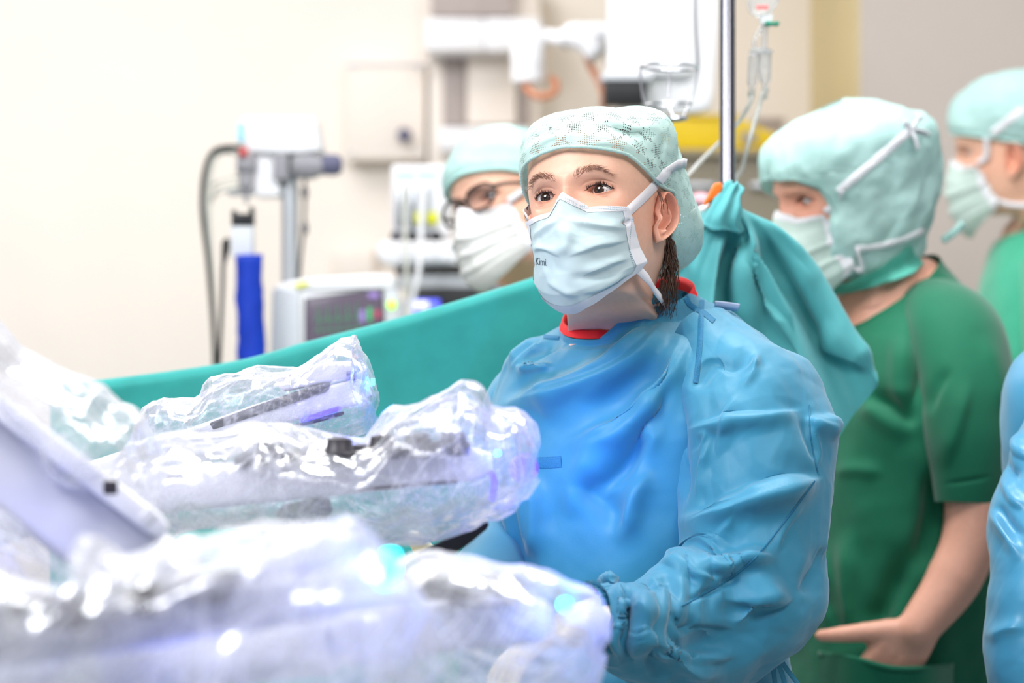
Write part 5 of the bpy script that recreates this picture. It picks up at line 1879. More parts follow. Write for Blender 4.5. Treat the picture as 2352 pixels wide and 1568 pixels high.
M_tag = mat('pale_violet_gown_label', (196, 208, 240), 0.5, 0.3)
h1, n1 = hg(1640, 705)
if h1 is not None:
    strip('neck_label', [h1 + n1 * .003, h1 + n1 * .006 + [.012, 0, -.004], h1 + n1 * .010 + [.028, .004, -.010]], [(0, -.6, .8)] * 3, .011, M_tag, nurse)
for k, (x1, y1, x2, y2) in enumerate(((1810, 1540, 1870, 1620), (1800, 1560, 1812, 1640), (1775, 1530, 1790, 1640))):
    strip('tie', [P(1752, 1490, 2.80), P((1752 + x1) / 2 + 6, (1490 + y1) / 2 - 6, 2.78), P(x1, y1, 2.78), P(x2, y2, 2.78)], [(.5, 0, .8)] * 4, .0055, M_gown, nurse, thick=.001)
# ================================================================ the other people


def plain_mask(H, m, parent, straps, pleats=(), **kw):
    L = H.mask(70, 56, **kw)
    for t0, am_ in pleats:
        T = np.linspace(0, 1, 56)[None]
        L[..., 1] += am_ * (np.exp(-((T - t0) / .05) ** 2) * (T < t0) + np.exp(-((T - t0) / .015) ** 2) * (T >= t0))
    L = L + noise3(L, 20, 4, 2)[..., None] * [0, .001, 0]
    V = H.w(L)
    grid_obj('mask', V, m, parent)
    for rows in (slice(0, 4), slice(-4, None)):
        W = V[rows] + H.R[:, 1] * .001 + (H.R[:, 0] * .001 * (1 if rows.start else -1))
        grid_obj('mask_border', W, M_strap, parent)
    W = V[:, :4] + H.R[:, 1] * .0012
    grid_obj('mask_border', W, M_strap, parent)
    for pts in straps:
        for sg in (1, -1):
            q = [H.w((sg * x, y, z)) for x, y, z in pts]
            strip('mask_strap', q, [H.R @ np.array([0, .3, 1.0])] * len(q), .0105, M_strap, parent)


def scrub_top(parent, rings, yaw, m, seed, n=70, mm=56, folds=(), name='scrub_top'):
    G = loft(rings, n, mm, yaw)
    pin = np.zeros(G.shape[:2], bool)
    pin[:, :2] = True
    G = pbd(G, True, 1.03, 1.03, 120, .0001, .04, .2, seed, .006, pin=pin)
    G = upsample(G, 3, True)
    for ln, am_, w1, w2 in folds:
        G = brush(G, ln, am_ * 1.7, w1, w2, wrap=True)
    G = soften(G, True, 2)
    G = G + normals(G, True) * (noise3(G, 5, seed, 3) * .002 + crumple(G, 6, seed) * .005)[..., None]
    grid_obj(name, G, m, parent, wrap=True)
    return G


STRAP_UP = ((.060, .070, -.018), (.074, .045, -.004), (.086, .015, .018), (.092, -.020, .045), (.088, -.060, .070), (.058, -.100, .088), (0, -.122, .094))
STRAP_LO = ((.060, .046, -.088), (.066, .025, -.098), (.068, -.002, -.104), (.066, -.03, -.104), (.050, -.07, -.100), (0, -.095, -.098))

# ---------------------------------------------------------------- spectacled nurse behind the drape
pa = empty('person', P(1180, 784, 3.98) * [1, 1, 0], 'person in black spectacles, white mask and aqua cap behind the drape', 'person')
HA = Head(46, -2, 20, 1.06, (.0325, .081, 0), P(1122, 452, 3.90), neck=P(1240, 760, 4.04))
tor = [P(1250, 780, 4.05), P(1255, 900, 4.05), P(1255, 1200, 4.05), P(1255, 1500, 4.05)]
al = [P(1390, 800, 3.98), P(1410, 1000, 3.98), P(1360, 1160, 3.92), P(1260, 1200, 3.85)]
ar = [P(1100, 800, 4.10), P(1070, 1000, 4.10), P(1080, 1160, 4.00), P(1130, 1210, 3.88)]
body_mesh('body', pa, HA, [(tor, [(.12, .08), (.16, .10), (.14, .10), (.16, .11)]), (al, [.05, .045, .04, .03]), (ar, [.05, .045, .04, .03])]
          + hand(al[-1], (-1, -.5, 0), (0, 0, 1), (0, -1, 0), 1, .5) + hand(ar[-1], (.6, -1, 0), (0, 0, 1), (0, 1, 0), 1, .5) + legs(P(1255, 784, 4.05)[0], 4.05, 46), .012)
HA.add_eyes(pa, HA.w((.05, 2, -.1)), (70, 70, 76), lashes=True, brows=False)
CVA, uva = HA.bouffant([(-180, -55), (-130, -45), (-100, -12), (-70, -2), (-40, 8), (0, 14), (40, 8), (70, -2), (100, -12), (130, -45), (180, -55)],
                       [(20, 60, 34, .008), (180, -10, 40, .03), (60, 40, 30, .006)], .006, 120, 50, 6, .0016)
grid_obj('cap', CVA, M_cap2, pa, wrap=True)
HA.hem(CVA, 'cap_hem', M_cap2, pa, .0028)
plain_mask(HA, M_mask_w, pa, (STRAP_UP, STRAP_LO), ((.38, .006), (.58, .006), (.76, .005)), puff=.010, drop=.006)
scrub_top(pa, [(P(1246, 748, 4.05), .08, .08, .03), (P(1248, 775, 4.05), .13, .10, .02), (P(1250, 830, 4.05), .19, .12, .01), (P(1252, 950, 4.05), .21, .14, 0), (P(1252, 1200, 4.05), .20, .15, 0),
               (P(1252, 1500, 4.05), .22, .17, 0), ((P(1252, 784, 4.05)[0], 4.05, .55), .23, .18, 0)], 46, M_scrub_l, 31)
for kk, keys in enumerate(([(1360, 810, 4.0, 70), (1400, 900, 3.98, 75), (1412, 1000, 3.98, 72), (1405, 1060, 3.97, 70)], [(1130, 810, 4.08, 70), (1085, 900, 4.1, 75), (1070, 1000, 4.1, 72), (1072, 1060, 4.08, 70)])):
    grid_obj('sleeve', upsample(sleeve(keys, 30, 20), 2, True), M_scrub_l, pa, wrap=True)
# spectacles
gl = []
for sg in (-1, 1):
    a = np.linspace(0, 2 * np.pi, 40, endpoint=False)
    lx = sg * (.0335) + .0265 * np.sign(np.cos(a)) * np.abs(np.cos(a)) ** .75
    lz = -.001 + .0185 * np.sign(np.sin(a)) * np.abs(np.sin(a)) ** .8
    ly = .104 - .010 * (np.abs(lx) / .06) ** 2
    pts = np.stack([lx, ly, lz], 1)
    pw = HA.w(np.concatenate([pts, pts[:1]]))
    fo = grid_obj('spectacle_rim', tube_grid(pw, .0025, 8), M_frame, pa, wrap=True)
    c = HA.w((sg * .0335, .1035, -.001))
    Vl = np.stack([HA.w(pts), np.repeat(c[None], 40, 0) * .5 + HA.w(pts) * .5, np.repeat(c[None], 40, 0)], 1)
    grid_obj('lens', Vl, M_lens, fo, wrap=True)
    tube('temple_arm', [HA.w((sg * .060, .094, .006)), HA.w((sg * .072, .080, .006)), HA.w((sg * .079, .040, .004)), HA.w((sg * .080, .010, .0)), HA.w((sg * .077, -.008, -.012))], .0032, M_frame, pa, 8)
tube('spectacle_bridge', [HA.w((-.0085, .104, .002)), HA.w((0, .107, .005)), HA.w((.0085, .104, .002))], .0026, M_frame, pa, 8)

# ---------------------------------------------------------------- nurse in emerald scrubs
Yr = 3.72
pb = empty('person', P(2060, 784, Yr) * [1, 1, 0], 'person in emerald scrubs and aqua hood with one hand in the pocket', 'person')
HB = Head(72, -13, 0, 1.12, (.0325, .081, 0), P(1846, 462, Yr - .06), neck=P(2035, 690, Yr + .04))
HB.EAR = dict(Head.EAR, flare=4)
tor = [P(2060, 700, Yr + .04), P(2080, 850, Yr + .04), P(2060, 1150, Yr + .03), P(2060, 1500, Yr + .03)]
al = [P(2196, 790, Yr - .08), P(2226, 950, Yr - .14), P(2232, 1200, Yr - .17), P(2190, 1330, Yr - .19), P(2105, 1448, Yr - .22)]
ar = [P(2000, 760, Yr + .2), P(1960, 950, Yr + .22), P(1940, 1150, Yr + .2), P(1930, 1350, Yr + .12)]
hd = hand(al[-1], P(2010, 1570, Yr - .215) - al[-1], (-.8, 0, .6), (-.25, -1, -.1), 1.12, .30, .1, (.66, .75), .02)
body_mesh('body', pb, HB, [(tor, [(.10, .08), (.15, .12), (.14, .12), (.16, .13)]), (al, [.046, .046, .041, .041, .030]), (ar, [.052, .05, .04, .03])] + hd
          + hand(ar[-1], (-.2, -.2, -1), (-1, 0, 0), (0, 1, 0), 1.0, .4) + legs(P(2060, 784, Yr)[0], Yr + .03, 72), .0055, tone=(.98, .84, .84))
HB.add_eyes(pb, HB.w((0, 1, -.5)), (84, 92, 104), lashes=True, brows=False)
# hood: shell following the head with a face opening
zz = np.concatenate([np.linspace(HB.RINGS[0, 0], .03, 26, endpoint=False), np.linspace(.03, -.150, 46)])
uu = np.linspace(0, 1, 150)
L = np.zeros((150, len(zz), 3))
for j, z in enumerate(zz):
    a0 = math.radians(np.interp(-z, [-.034, -.030, -.012, .02, .06, .10, .125, .15], [0, 26, 50, 58, 54, 40, 20, 16]))
    A = a0 + (2 * math.pi - 2 * a0) * uu
    p = HB.base(A, np.full(150, float(HB.t_of_z(z))))
    off = .012 + .022 * np.exp(-((A - math.pi) / 1.1) ** 2) * np.interp(-z, [-.09, -.03, .03, .09, .15], [.4, 1.0, 1.3, .8, .0]) + .010 * np.exp(-((z - .06) / .04) ** 2)
    off = off * np.clip(np.minimum(uu, 1 - uu) * 30 + .25, 0, 1)
    c = np.array([0, -.008, z * .8])
    d = p - c
    d /= np.linalg.norm(d, axis=1, keepdims=True)
    L[:, j] = p + d * off[:, None]
nn_ = normals(L)
L = L + nn_ * (noise3(L, 11, 7, 3) * .0026 + crumple(L, 14, 9) * .003)[..., None]
hoodV = HB.w(L)
hoodV = HB.bend(hoodV, L)
grid_obj('hood', hoodV, M_cap2, pb)
e_ = np.concatenate([hoodV[0, 26:], hoodV[-1, 26:][::-1]])
for e_ in (hoodV[0, 27:], hoodV[-1, 27:]):
    grid_obj('hood_hem', tube_grid(e_, .0026, 8), M_cap, pb, wrap=True)
# hood skirt tucked around the neck
sk = []
for k, (z, r1, r2, yo) in enumerate(((-.105, .076, .080, .012), (-.128, .072, .074, .006), (-.150, .078, .070, -.004))):
    a = np.linspace(0, 2 * np.pi, 60, endpoint=False)
    sk.append(np.stack([r1 * np.sin(a), yo + r2 * np.cos(a) - .01, z + .030 * np.cos(a) * -1 + 0 * a], 1))
sk = np.array(sk).transpose(1, 0, 2)
sk = upsample(sk, 3, True)
sk = sk + normals(sk, True) * (noise3(sk, 16, 5, 2) * .0025)[..., None]
grid_obj('hood_neckband', HB.bend(HB.w(sk), sk), MATS['teal_surgical_drape'] if False else mat('aqua_green_neckband', (96, 190, 172), .6, .25, var=.06, trans=.2), pb, wrap=True)
plain_mask(HB, M_mask_g, pb, (), ((.45, .005), (.68, .005)), puff=.004, drop=.018)
hh_ = caster([(hoodV, False)])
ribbon_on('mask_strap', hh_, ((1925, 440), (1990, 385), (2060, 325), (2092, 298)), 20, M_strap, pb, .004)
ribbon_on('mask_strap', hh_, ((1962, 570), (2010, 566), (2070, 550), (2122, 528)), 15, M_strap, pb, .004)
strip('mask_strap', [HB.w((.059, .066, -.020)), HB.w((.068, .052, -.010)), near(hh_, 1930, 436)[0] + near(hh_, 1930, 436)[1] * .004], [HB.R @ np.array([0, .3, 1.0])] * 3, .0115, M_strap, pb)
strip('mask_strap', [HB.w((.060, .046, -.100)), HB.w((.066, .034, -.106)), near(hh_, 1966, 570)[0] + near(hh_, 1966, 570)[1] * .004], [HB.R @ np.array([0, .3, 1.0])] * 3, .009, M_strap, pb)
bw_ = near(hh_, 2088, 302)[0]
for dx, dz in ((-6, -8), (14, -14), (24, 4), (10, 18)):
    strip('bow_loop', [bw_ + [0, -.004, 0], bw_ + [dx * .0006, -.012, -dz * .0008 + .004], bw_ + [dx * .0011, -.010, -dz * .0014], bw_ + [dx * .0004, -.002, -dz * .0002]], [(.3, -1, .3)] * 4, .011, M_strap, pb)
strip('neck_bow', [HB.w((.02, -.118, -.098)), HB.w((.03, -.135, -.088)), HB.w((.03, -.150, -.080))], [(0, 0, 1)] * 3, .012, M_cap2, pb)
ring_n = [(P(2030, 668, Yr + .03), .082, .085, .060), (P(2036, 690, Yr + .03), .100, .098, .055), (P(2056, 735, Yr + .03), .150, .112, .04), (P(2070, 800, Yr + .03), .182, .128, .02), (P(2075, 900, Yr + .03), .192, .145, 0),
          (P(2064, 1050, Yr + .03), .185, .158, 0), (P(2058, 1200, Yr + .03), .182, .165, 0), (P(2052, 1350, Yr + .03), .190, .175, 0), (P(2046, 1500, Yr + .03), .200, .185, 0), (P(2046, 1640, Yr + .03), .21, .19, 0),
          ((P(2046, 784, Yr)[0], Yr + .03, .62), .21, .19, 0)]
FB = [(((2130, 620), (2110, 760), (2096, 900), (2108, 990)), -.014, 20, 34), (((2060, 760), (2070, 860), (2060, 960)), .008, 24, 40), (((1990, 900), (2060, 950), (2110, 975)), -.012, 12, 22), (((1960, 920), (2040, 960), (2100, 1000)), .008, 26, 14),
      (((1930, 1490), (1900, 1350), (1880, 1240)), .012, 18, 34), (((1945, 1490), (1950, 1340), (1960, 1200)), .010, 14, 34), (((1990, 1480), (2040, 1380), (2090, 1250)), -.012, 20, 30), (((1860, 1300), (1900, 1400), (1935, 1490)), -.010, 20, 20),
      (((2140, 1050), (2130, 1200), (2090, 1330)), -.012, 20, 34), (((1900, 1090), (1960, 1080), (2040, 1090)), .004, 8, 16)]
scrub_top(pb, ring_n, 66, M_scrub, 41, 80, 66, FB)
SB = sleeve([(2120, 690, Yr + .02, 80), (2190, 752, Yr - .08, 112), (2220, 870, Yr - .13, 112), (2226, 980, Yr - .15, 108), (2228, 1080, Yr - .16, 92), (2226, 1150, Yr - .165, 80)], 44, 40, .85)
SB = pbd(SB, True, 1.03, 1.05, 120, .0001, .03, .2, 51, .006)
SB = upsample(SB, 4, True)
for ln, am_, w1, w2 in ((((2130, 960), (2150, 900), (2190, 840)), -.006, 12, 20), (((2160, 1090), (2200, 980), (2230, 860)), .007, 14, 30), (((2160, 1112), (2220, 1104), (2285, 1092)), -.0025, 5, 5), (((2250, 760), (2290, 860), (2310, 960)), .006, 20, 30)):
    SB = brush(SB, ln, am_, w1, w2, wrap=True)
grid_obj('sleeve', SB, M_scrub, pb, wrap=True)
grid_obj('sleeve', upsample(sleeve([(2010, 740, Yr + .16, 70), (1975, 850, Yr + .22, 88), (1955, 980, Yr + .22, 84), (1950, 1060, Yr + .2, 70)], 30, 20), 2, True), M_scrub, pb, wrap=True)
# pocket edge over the fingers
hb = caster([(loft(ring_n, 90, 90, 66), True)])
q = [P(1880, 1500, Yr - .18), P(1960, 1512, Yr - .235), P(2050, 1534, Yr - .255), P(2130, 1534, Yr - .235), P(2190, 1530, Yr - .17)]
strip('pocket_edge', q, [(0, .15, 1)] * 5, .008, M_scrub, pb)
Vp = np.zeros((20, 10, 3))
for i, t in enumerate(np.linspace(0, 1, 20)):
    a_ = spline(q, np.array([t * 4]))[0]
    for j, v in enumerate(np.linspace(0, 1, 10)):
        Vp[i, j] = a_ + [0, .01 * v + .012 * v * v, -.15 * v] + np.array([0, -.004 * math.sin(t * 9), 0])
grid_obj('pocket', Vp, M_scrub, pb)

# ---------------------------------------------------------------- person at the far right, seen from behind
Yf = 4.55
pc = empty('person', P(2400, 784, Yf) * [1, 1, 0], 'person in light green scrubs and aqua cap standing farthest right', 'person')
HC = Head(104, -10, -6, 1.10, (.0325, .081, 0), P(2222, 352, Yf - .02), neck=P(2385, 540, Yf + .05))
tor = [P(2410, 560, Yf + .05), P(2430, 700, Yf + .05), P(2420, 1000, Yf + .05), P(2420, 1300, Yf + .05)]
al = [P(2440, 600, Yf - .14), P(2440, 800, Yf - .17), P(2400, 980, Yf - .17), P(2290, 1040, Yf - .12)]
ar = [P(2380, 600, Yf + .24), P(2370, 800, Yf + .26), P(2340, 960, Yf + .22), P(2260, 1010, Yf + .1)]
body_mesh('body', pc, HC, [(tor, [(.10, .08), (.15, .12), (.14, .12), (.16, .13)]), (al, [.055, .05, .045, .031]), (ar, [.052, .05, .04, .03])]
          + hand(al[-1], (-1, 0, -.3), (0, 0, 1), (0, -1, 0), 1, .5) + hand(ar[-1], (-1, 0, -.3), (0, 0, 1), (0, 1, 0), 1, .5) + legs(P(2420, 784, Yf)[0], Yf + .05, 100), .012)
HC.add_eyes(pc, HC.w((0, 1, -.4)), lashes=False, brows=False)
CVC, uvc = HC.bouffant([(-180, -34), (-130, -30), (-100, -16), (-70, -4), (-40, 6), (0, 12), (40, 6), (70, -4), (100, -16), (130, -30), (180, -34)],
                       [(0, 50, 40, .006), (180, 20, 50, .02), (90, 20, 30, .008)], .008, 120, 50, 16, .002)
grid_obj('cap', CVC, M_cap2, pc, wrap=True)
HC.hem(CVC, 'cap_hem', M_cap2, pc, .0028)
plain_mask(HC, M_mask_g, pc, (STRAP_LO,), ((.4, .005), (.65, .005)), puff=.004, drop=.01)
hc_ = caster([(CVC, True)])
ribbon_on('mask_strap', hc_, ((2350, 252), (2300, 290), (2262, 326)), 18, M_strap, pc, .004)
strip('mask_strap', [HC.w((.059, .066, -.020)), HC.w((.070, .050, -.010)), near(hc_, 2266, 322)[0] + near(hc_, 2266, 322)[1] * .004], [HC.R @ np.array([0, .3, 1.0])] * 3, .011, M_strap, pc)
strip('cap_tie', [HC.w((0, -.118, -.02)), HC.w((.02, -.13, -.05)), HC.w((.03, -.128, -.09))], [HC.R @ np.array([1, 0, .2])] * 3, .02, M_cap2, pc)
scrub_top(pc, [(P(2388, 520, Yf + .05), .085, .085, .03), (P(2392, 540, Yf + .05), .11, .10, .03), (P(2408, 590, Yf + .05), .17, .12, .02), (P(2416, 660, Yf + .05), .20, .135, .01), (P(2420, 800, Yf + .05), .21, .15, 0),
               (P(2416, 1000, Yf + .05), .20, .16, 0), (P(2416, 1300, Yf + .05), .21, .17, 0), ((P(2416, 784, Yf)[0], Yf + .05, .6), .22, .18, 0)], 100, M_scrub_l, 61)
for keys in ([(2420, 600, Yf - .10, 75), (2440, 720, Yf - .16, 92), (2440, 840, Yf - .18, 86), (2425, 920, Yf - .18, 72)], [(2390, 600, Yf + .2, 70), (2375, 720, Yf + .25, 86), (2368, 840, Yf + .26, 80), (2355, 910, Yf + .24, 70)]):
    grid_obj('sleeve', upsample(sleeve(keys, 30, 24), 2, True), M_scrub_l, pc, wrap=True)

# ---------------------------------------------------------------- gowned person at the right edge
Ye = 3.0
pd = empty('person', P(2560, 784, Ye) * [1, 1, 0], 'person in a shiny blue gown, only the sleeve showing at the right edge', 'person')
HD = Head(50, -15, 0, 1.05, (0, .081, 0), P(2560, 420, Ye - .05), neck=P(2620, 760, Ye + .10))
tor = [P(2640, 780, Ye + .1), P(2650, 950, Ye + .1), P(2650, 1250, Ye + .1), P(2650, 1600, Ye + .1)]
al = [P(2515, 890, Ye + .05), P(2440, 1020, Ye + .02), P(2390, 1190, Ye), P(2400, 1420, Ye - .08), P(2420, 1640, Ye - .12)]
ar = [P(2830, 840, Ye + .0), P(2880, 1060, Ye + .0), P(2860, 1300, Ye - .05), P(2700, 1480, Ye - .15)]
body_mesh('body', pd, HD, [(tor, [(.12, .09), (.16, .12), (.15, .12), (.17, .13)]), (al, [.040, .045, .043, .036, .03]), (ar, [.040, .046, .042, .03])] + legs(P(2650, 784, Ye)[0], Ye + .1, 30), .014)
HD.add_eyes(pd, HD.w((0, 1, -.5)), lashes=False, brows=False)
CVD, uvd = HD.bouffant([(-180, -45), (-120, -40), (-100, -10), (-70, -4), (0, 12), (70, -4), (100, -10), (120, -40), (180, -45)], [(180, -10, 40, .02)], .006, 100, 40, 26, .0016)
grid_obj('cap', CVD, M_cap2, pd, wrap=True)
plain_mask(HD, M_mask, pd, (STRAP_UP, STRAP_LO), ((.45, .005),))
for W, d in ((al[-1], (-.3, -.4, -1)), (ar[-1], (-1, -.3, -.3))):
    Vg, Fg = remesh_body(hand(W, d, (-.5, -1, .3), (-1, 0, 0), 1.0, .4), .004)
    link('glove', mesh_np('glove', Vg, Fg), M_glove, pd)
M_gown2 = mat('shiny_blue_gown', (60, 142, 180), 0.36, 0.5, var=0.05, nscale=14, bump=0.15, bscale=1000, sheen=0.3, trans=0.06)
scrub_top(pd, [(P(2630, 730, Ye + .1), .085, .085, .03), (P(2634, 760, Ye + .1), .12, .10, .02), (P(2645, 830, Ye + .1), .18, .12, .01), (P(2650, 950, Ye + .1), .20, .14, 0), (P(2655, 1200, Ye + .1), .19, .16, 0),
               (P(2660, 1500, Ye + .1), .20, .17, 0), ((P(2660, 784, Ye)[0], Ye + .1, .5), .23, .2, 0)], 30, M_gown2, 71, name='gown')
SD = sleeve([(2620, 780, Ye + .09, 80), (2545, 835, Ye + .06, 122), (2490, 910, Ye + .04, 126), (2440, 1010, Ye + .02, 116), (2402, 1110, Ye, 112), (2388, 1190, Ye - .02, 128), (2392, 1290, Ye - .05, 142), (2398, 1420, Ye - .08, 148), (2404, 1550, Ye - .1, 140), (2410, 1650, Ye - .12, 90)], 60, 90, .85)
rv = 1.03 + .14 * np.exp(-((np.linspace(0, 1, 90) - .45) / .2) ** 2)
SD = pbd(SD, True, 1.03, rv[None], 220, .0001, .014, .18, 81, .006)
SD = upsample(SD, 3, True)
for ln, am_, w1, w2 in ((((2300, 1040), (2320, 1080), (2352, 1100)), -.008, 10, 16), (((2262, 1170), (2290, 1190), (2352, 1290)), .010, 18, 10), (((2290, 1150), (2320, 1200), (2360, 1240)), -.008, 14, 10), (((2330, 980), (2340, 1030), (2380, 1060)), .006, 8, 16),
                        (((2270, 1480), (2300, 1450), (2360, 1440)), .006, 10, 20), (((2300, 1090), (2330, 1150), (2370, 1170)), .006, 8, 14)):
    SD = brush(SD, ln, am_, w1, w2, wrap=True)
SD = SD + normals(SD, True) * (crumple(SD, 7, 24) * .008 + crumple(SD, 16, 25) * .002)[..., None]
grid_obj('sleeve', SD, M_gown2, pd, wrap=True)
grid_obj('sleeve', upsample(sleeve([(2690, 790, Ye + .08, 80), (2790, 840, Ye + .04, 125), (2860, 950, Ye, 125), (2880, 1100, Ye - .01, 120), (2850, 1300, Ye - .06, 115), (2740, 1450, Ye - .13, 80)], 36, 30), 2, True), M_gown2, pd, wrap=True)
# ================================================================ robot arms in clear film covers
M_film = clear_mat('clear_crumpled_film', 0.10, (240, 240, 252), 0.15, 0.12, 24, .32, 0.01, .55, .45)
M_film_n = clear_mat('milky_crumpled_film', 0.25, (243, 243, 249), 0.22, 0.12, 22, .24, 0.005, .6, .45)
M_arm = mat('white_robot_shell', (232, 232, 240), 0.32, 0.45, var=0.02, nscale=12)
M_arm_g = mat('light_grey_robot_shell', (208, 208, 216), 0.4, 0.4, var=0.03, nscale=12)
M_arm_d = mat('dark_grey_robot_joint', (52, 49, 56), 0.45, 0.4, var=0.08, nscale=30)
M_led_c = mat('cyan_status_lamp', (60, 230, 255), 0.3, 0.4, emit=(50, 225, 255), estr=9)
M_led_v = mat('blue_violet_light_bar', (70, 60, 240), 0.3, 0.4, emit=(64, 52, 255), estr=3.0)


def glow(name, loc, power, parent, color=(0.12, 0.16, 1.0), size=.02):
    d = bpy.data.lights.new(name, 'POINT')
    d.energy = power
    d.color = color
    d.shadow_soft_size = size
    o = bpy.data.objects.new(name, d)
    COL.objects.link(o)
    o.parent = parent
    o.location = Vector(tuple(loc)) - parent.location
    return o


def beam(name, keys, m, parent, thick=1.0, n=28):
    """arm link with rounded-box section along (px, py, Y, half height px) keys; thick = depth/height"""
    C = np.array([P(k[0], k[1], k[2]) for k in keys])
    r = np.array([k[3] * k[2] / FPX for k in keys])
    t = np.linspace(0, len(C) - 1, 8 * (len(C) - 1) + 1)
    path = spline(C, t)
    rad = spline(r, t)[:, 0]
    T = np.gradient(path, axis=0)
    T /= np.linalg.norm(T, axis=1, keepdims=True)
    Yv = np.array([0, 1.0, 0])
    B = np.cross(T, Yv)
    B /= np.linalg.norm(B, axis=1, keepdims=True)
    D = np.cross(B, T)
    a = np.linspace(0, 2 * np.pi, n, endpoint=False)
    c, s = np.sign(np.cos(a)) * np.abs(np.cos(a)) ** .35, np.sign(np.sin(a)) * np.abs(np.sin(a)) ** .35
    ends = np.minimum(1, np.minimum(np.arange(len(t)), len(t) - 1 - np.arange(len(t))) / 1.5 + .55)
    V = path[None] + c[:, None, None] * (B * (rad * ends)[:, None])[None] + s[:, None, None] * (D * (rad * ends * thick)[:, None])[None]
    o = grid_obj(name, V, m, parent, wrap=True, caps=True)
    try:
        o.data.set_sharp_from_angle(angle=math.radians(50))
    except Exception:
        pass
    return o


def bag(name, keys, depth, m, parent, seed, amp=.012, scale=7.0, n=170, mm=210, fine=.004, axis=None, closed_end=True):
    """loose film sleeve: keys = (px, top py, bottom py, Y) along x; crumpled with creased-sheet relief"""
    K = np.asarray(keys, float)
    tq = np.linspace(0, len(K) - 1, mm)
    k = .75 * np.stack([np.interp(tq, np.arange(len(K)), K[:, c_]) for c_ in range(4)], 1) + .25 * spline(K, tq)
    a = np.linspace(0, 2 * np.pi, n, endpoint=False)
    V = np.zeros((n, mm, 3))
    dz = np.interp(np.linspace(0, 1, mm), np.linspace(0, 1, len(depth)), depth)
    for j in range(mm):
        px, pt, pb_, Y = k[j]
        c = P(px, (pt + pb_) / 2, Y)
        hh = abs(pb_ - pt) / 2 * Y / FPX
        ca, sa = np.cos(a), np.sin(a)
        V[:, j] = c + np.stack([0 * a, sa * dz[j], np.sign(ca) * np.abs(ca) ** .85 * hh], 1)
    N_ = normals(V, True)
    N_ = N_ * ORIENT(N_, V)[..., None]
    h = crumple(V, scale * 1.1, seed, 4) * amp * 1.15 + crumple(V, scale * 2.4, seed + 3, 4) * amp * .55
    # silhouettes stay near the photographed contour: relief mostly inwards at the rim
    V1 = V + N_ * (h - amp * .3)[..., None]

    def crease_highlight(h_):
        # crease highlights painted in: the film gets whiter where folds are sharp
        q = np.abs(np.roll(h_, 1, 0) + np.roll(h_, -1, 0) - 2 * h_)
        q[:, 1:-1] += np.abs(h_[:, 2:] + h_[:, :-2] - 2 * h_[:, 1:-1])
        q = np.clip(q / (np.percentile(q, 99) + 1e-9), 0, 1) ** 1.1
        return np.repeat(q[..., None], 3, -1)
    o = grid_obj(name, V1, m, parent, wrap=True, caps=False, tint=crease_highlight(h))
    if m is M_film_n:
        return o
    c = V.mean(0, keepdims=True)
    V2 = c + (V - c) * .80
    h = crumple(V2, scale * 1.5, seed + 11, 4) * amp * 1.1 + crumple(V2, scale * 3.0, seed + 13, 4) * amp * .4
    grid_obj('inner_film_fold', V2 + N_ * h[..., None], m, o, wrap=True, caps=False, tint=crease_highlight(h))
    return o


# ---- upper arm (far)
A1 = empty('surgical_robot_manipulator', P(600, 960, 2.72), 'upper film-covered robot arm with a violet light bar in front of the drape', 'robot arm')
Y1 = 2.72
beam('shell', [(180, 1110, Y1, 40), (420, 1024, Y1, 34), (640, 945, Y1, 32), (850, 892, Y1, 30)], M_arm, A1, 1.2)
beam('dark_strip', [(470, 985, Y1 - .01, 10), (640, 925, Y1 - .01, 12), (760, 885, Y1 - .01, 12)], M_arm_d, A1, 2.0)
beam('upper_cover', [(640, 880, Y1, 22), (740, 858, Y1, 24), (820, 848, Y1, 20)], M_arm, A1, 1.6)
beam('light_bar', [(690, 966, Y1 - .055, 6), (740, 950, Y1 - .055, 6), (784, 936, Y1 - .055, 6)], M_led_v, A1, .6)
beam('slot', [(640, 988, Y1 - .05, 5), (740, 962, Y1 - .05, 5), (790, 948, Y1 - .05, 5)], M_arm_d, A1, .6)
boxpx('latch', 795, 852, 816, 874, Y1 - .045, .03, M_arm_d, A1, .002)
boxpx('status_lamp', 852, 868, 860, 885, Y1 - .02, .01, M_led_c, A1, .001)
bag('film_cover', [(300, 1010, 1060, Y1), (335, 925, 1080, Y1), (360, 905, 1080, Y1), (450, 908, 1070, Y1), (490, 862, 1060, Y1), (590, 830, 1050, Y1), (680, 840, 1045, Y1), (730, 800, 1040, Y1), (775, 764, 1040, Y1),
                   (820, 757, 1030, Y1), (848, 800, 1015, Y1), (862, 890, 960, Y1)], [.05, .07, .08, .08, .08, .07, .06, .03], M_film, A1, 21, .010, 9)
glow('arm_lamp', P(858, 880, Y1 - .06), .12, A1)

# ---- middle arm
A2 = empty('surgical_robot_manipulator', P(800, 1090, 2.42), 'middle film-covered robot arm whose blue-lit tip points at the gown', 'robot arm')
Y2 = 2.42
beam('shell', [(100, 1150, Y2, 60), (430, 1120, Y2, 52), (780, 1092, Y2, 44), (1130, 1060, Y2, 38)], M_arm, A2, 1.1)
beam('dark_strip', [(540, 1056, Y2 - .02, 14), (760, 1040, Y2 - .02, 16), (1080, 1022, Y2 - .02, 14)], M_arm_d, A2, 2.2)  # shadow of the recess above the shell, put in as a dark strip
for x in (620, 780, 880, 960, 1040):
    q = P(x, 1068 - (x - 620) * .055, Y2 - .04)
    lathe('drive_disc', q, q + [0, 0, .05], [(0, .016), (.008, .018), (.012, .014), (.022, .012), (.024, .006)], M_arm_d, A2, 20)
beam('groove', [(820, 1124, Y2 - .052, 5), (960, 1112, Y2 - .052, 5), (1050, 1106, Y2 - .052, 5)], M_arm_d, A2, .6)
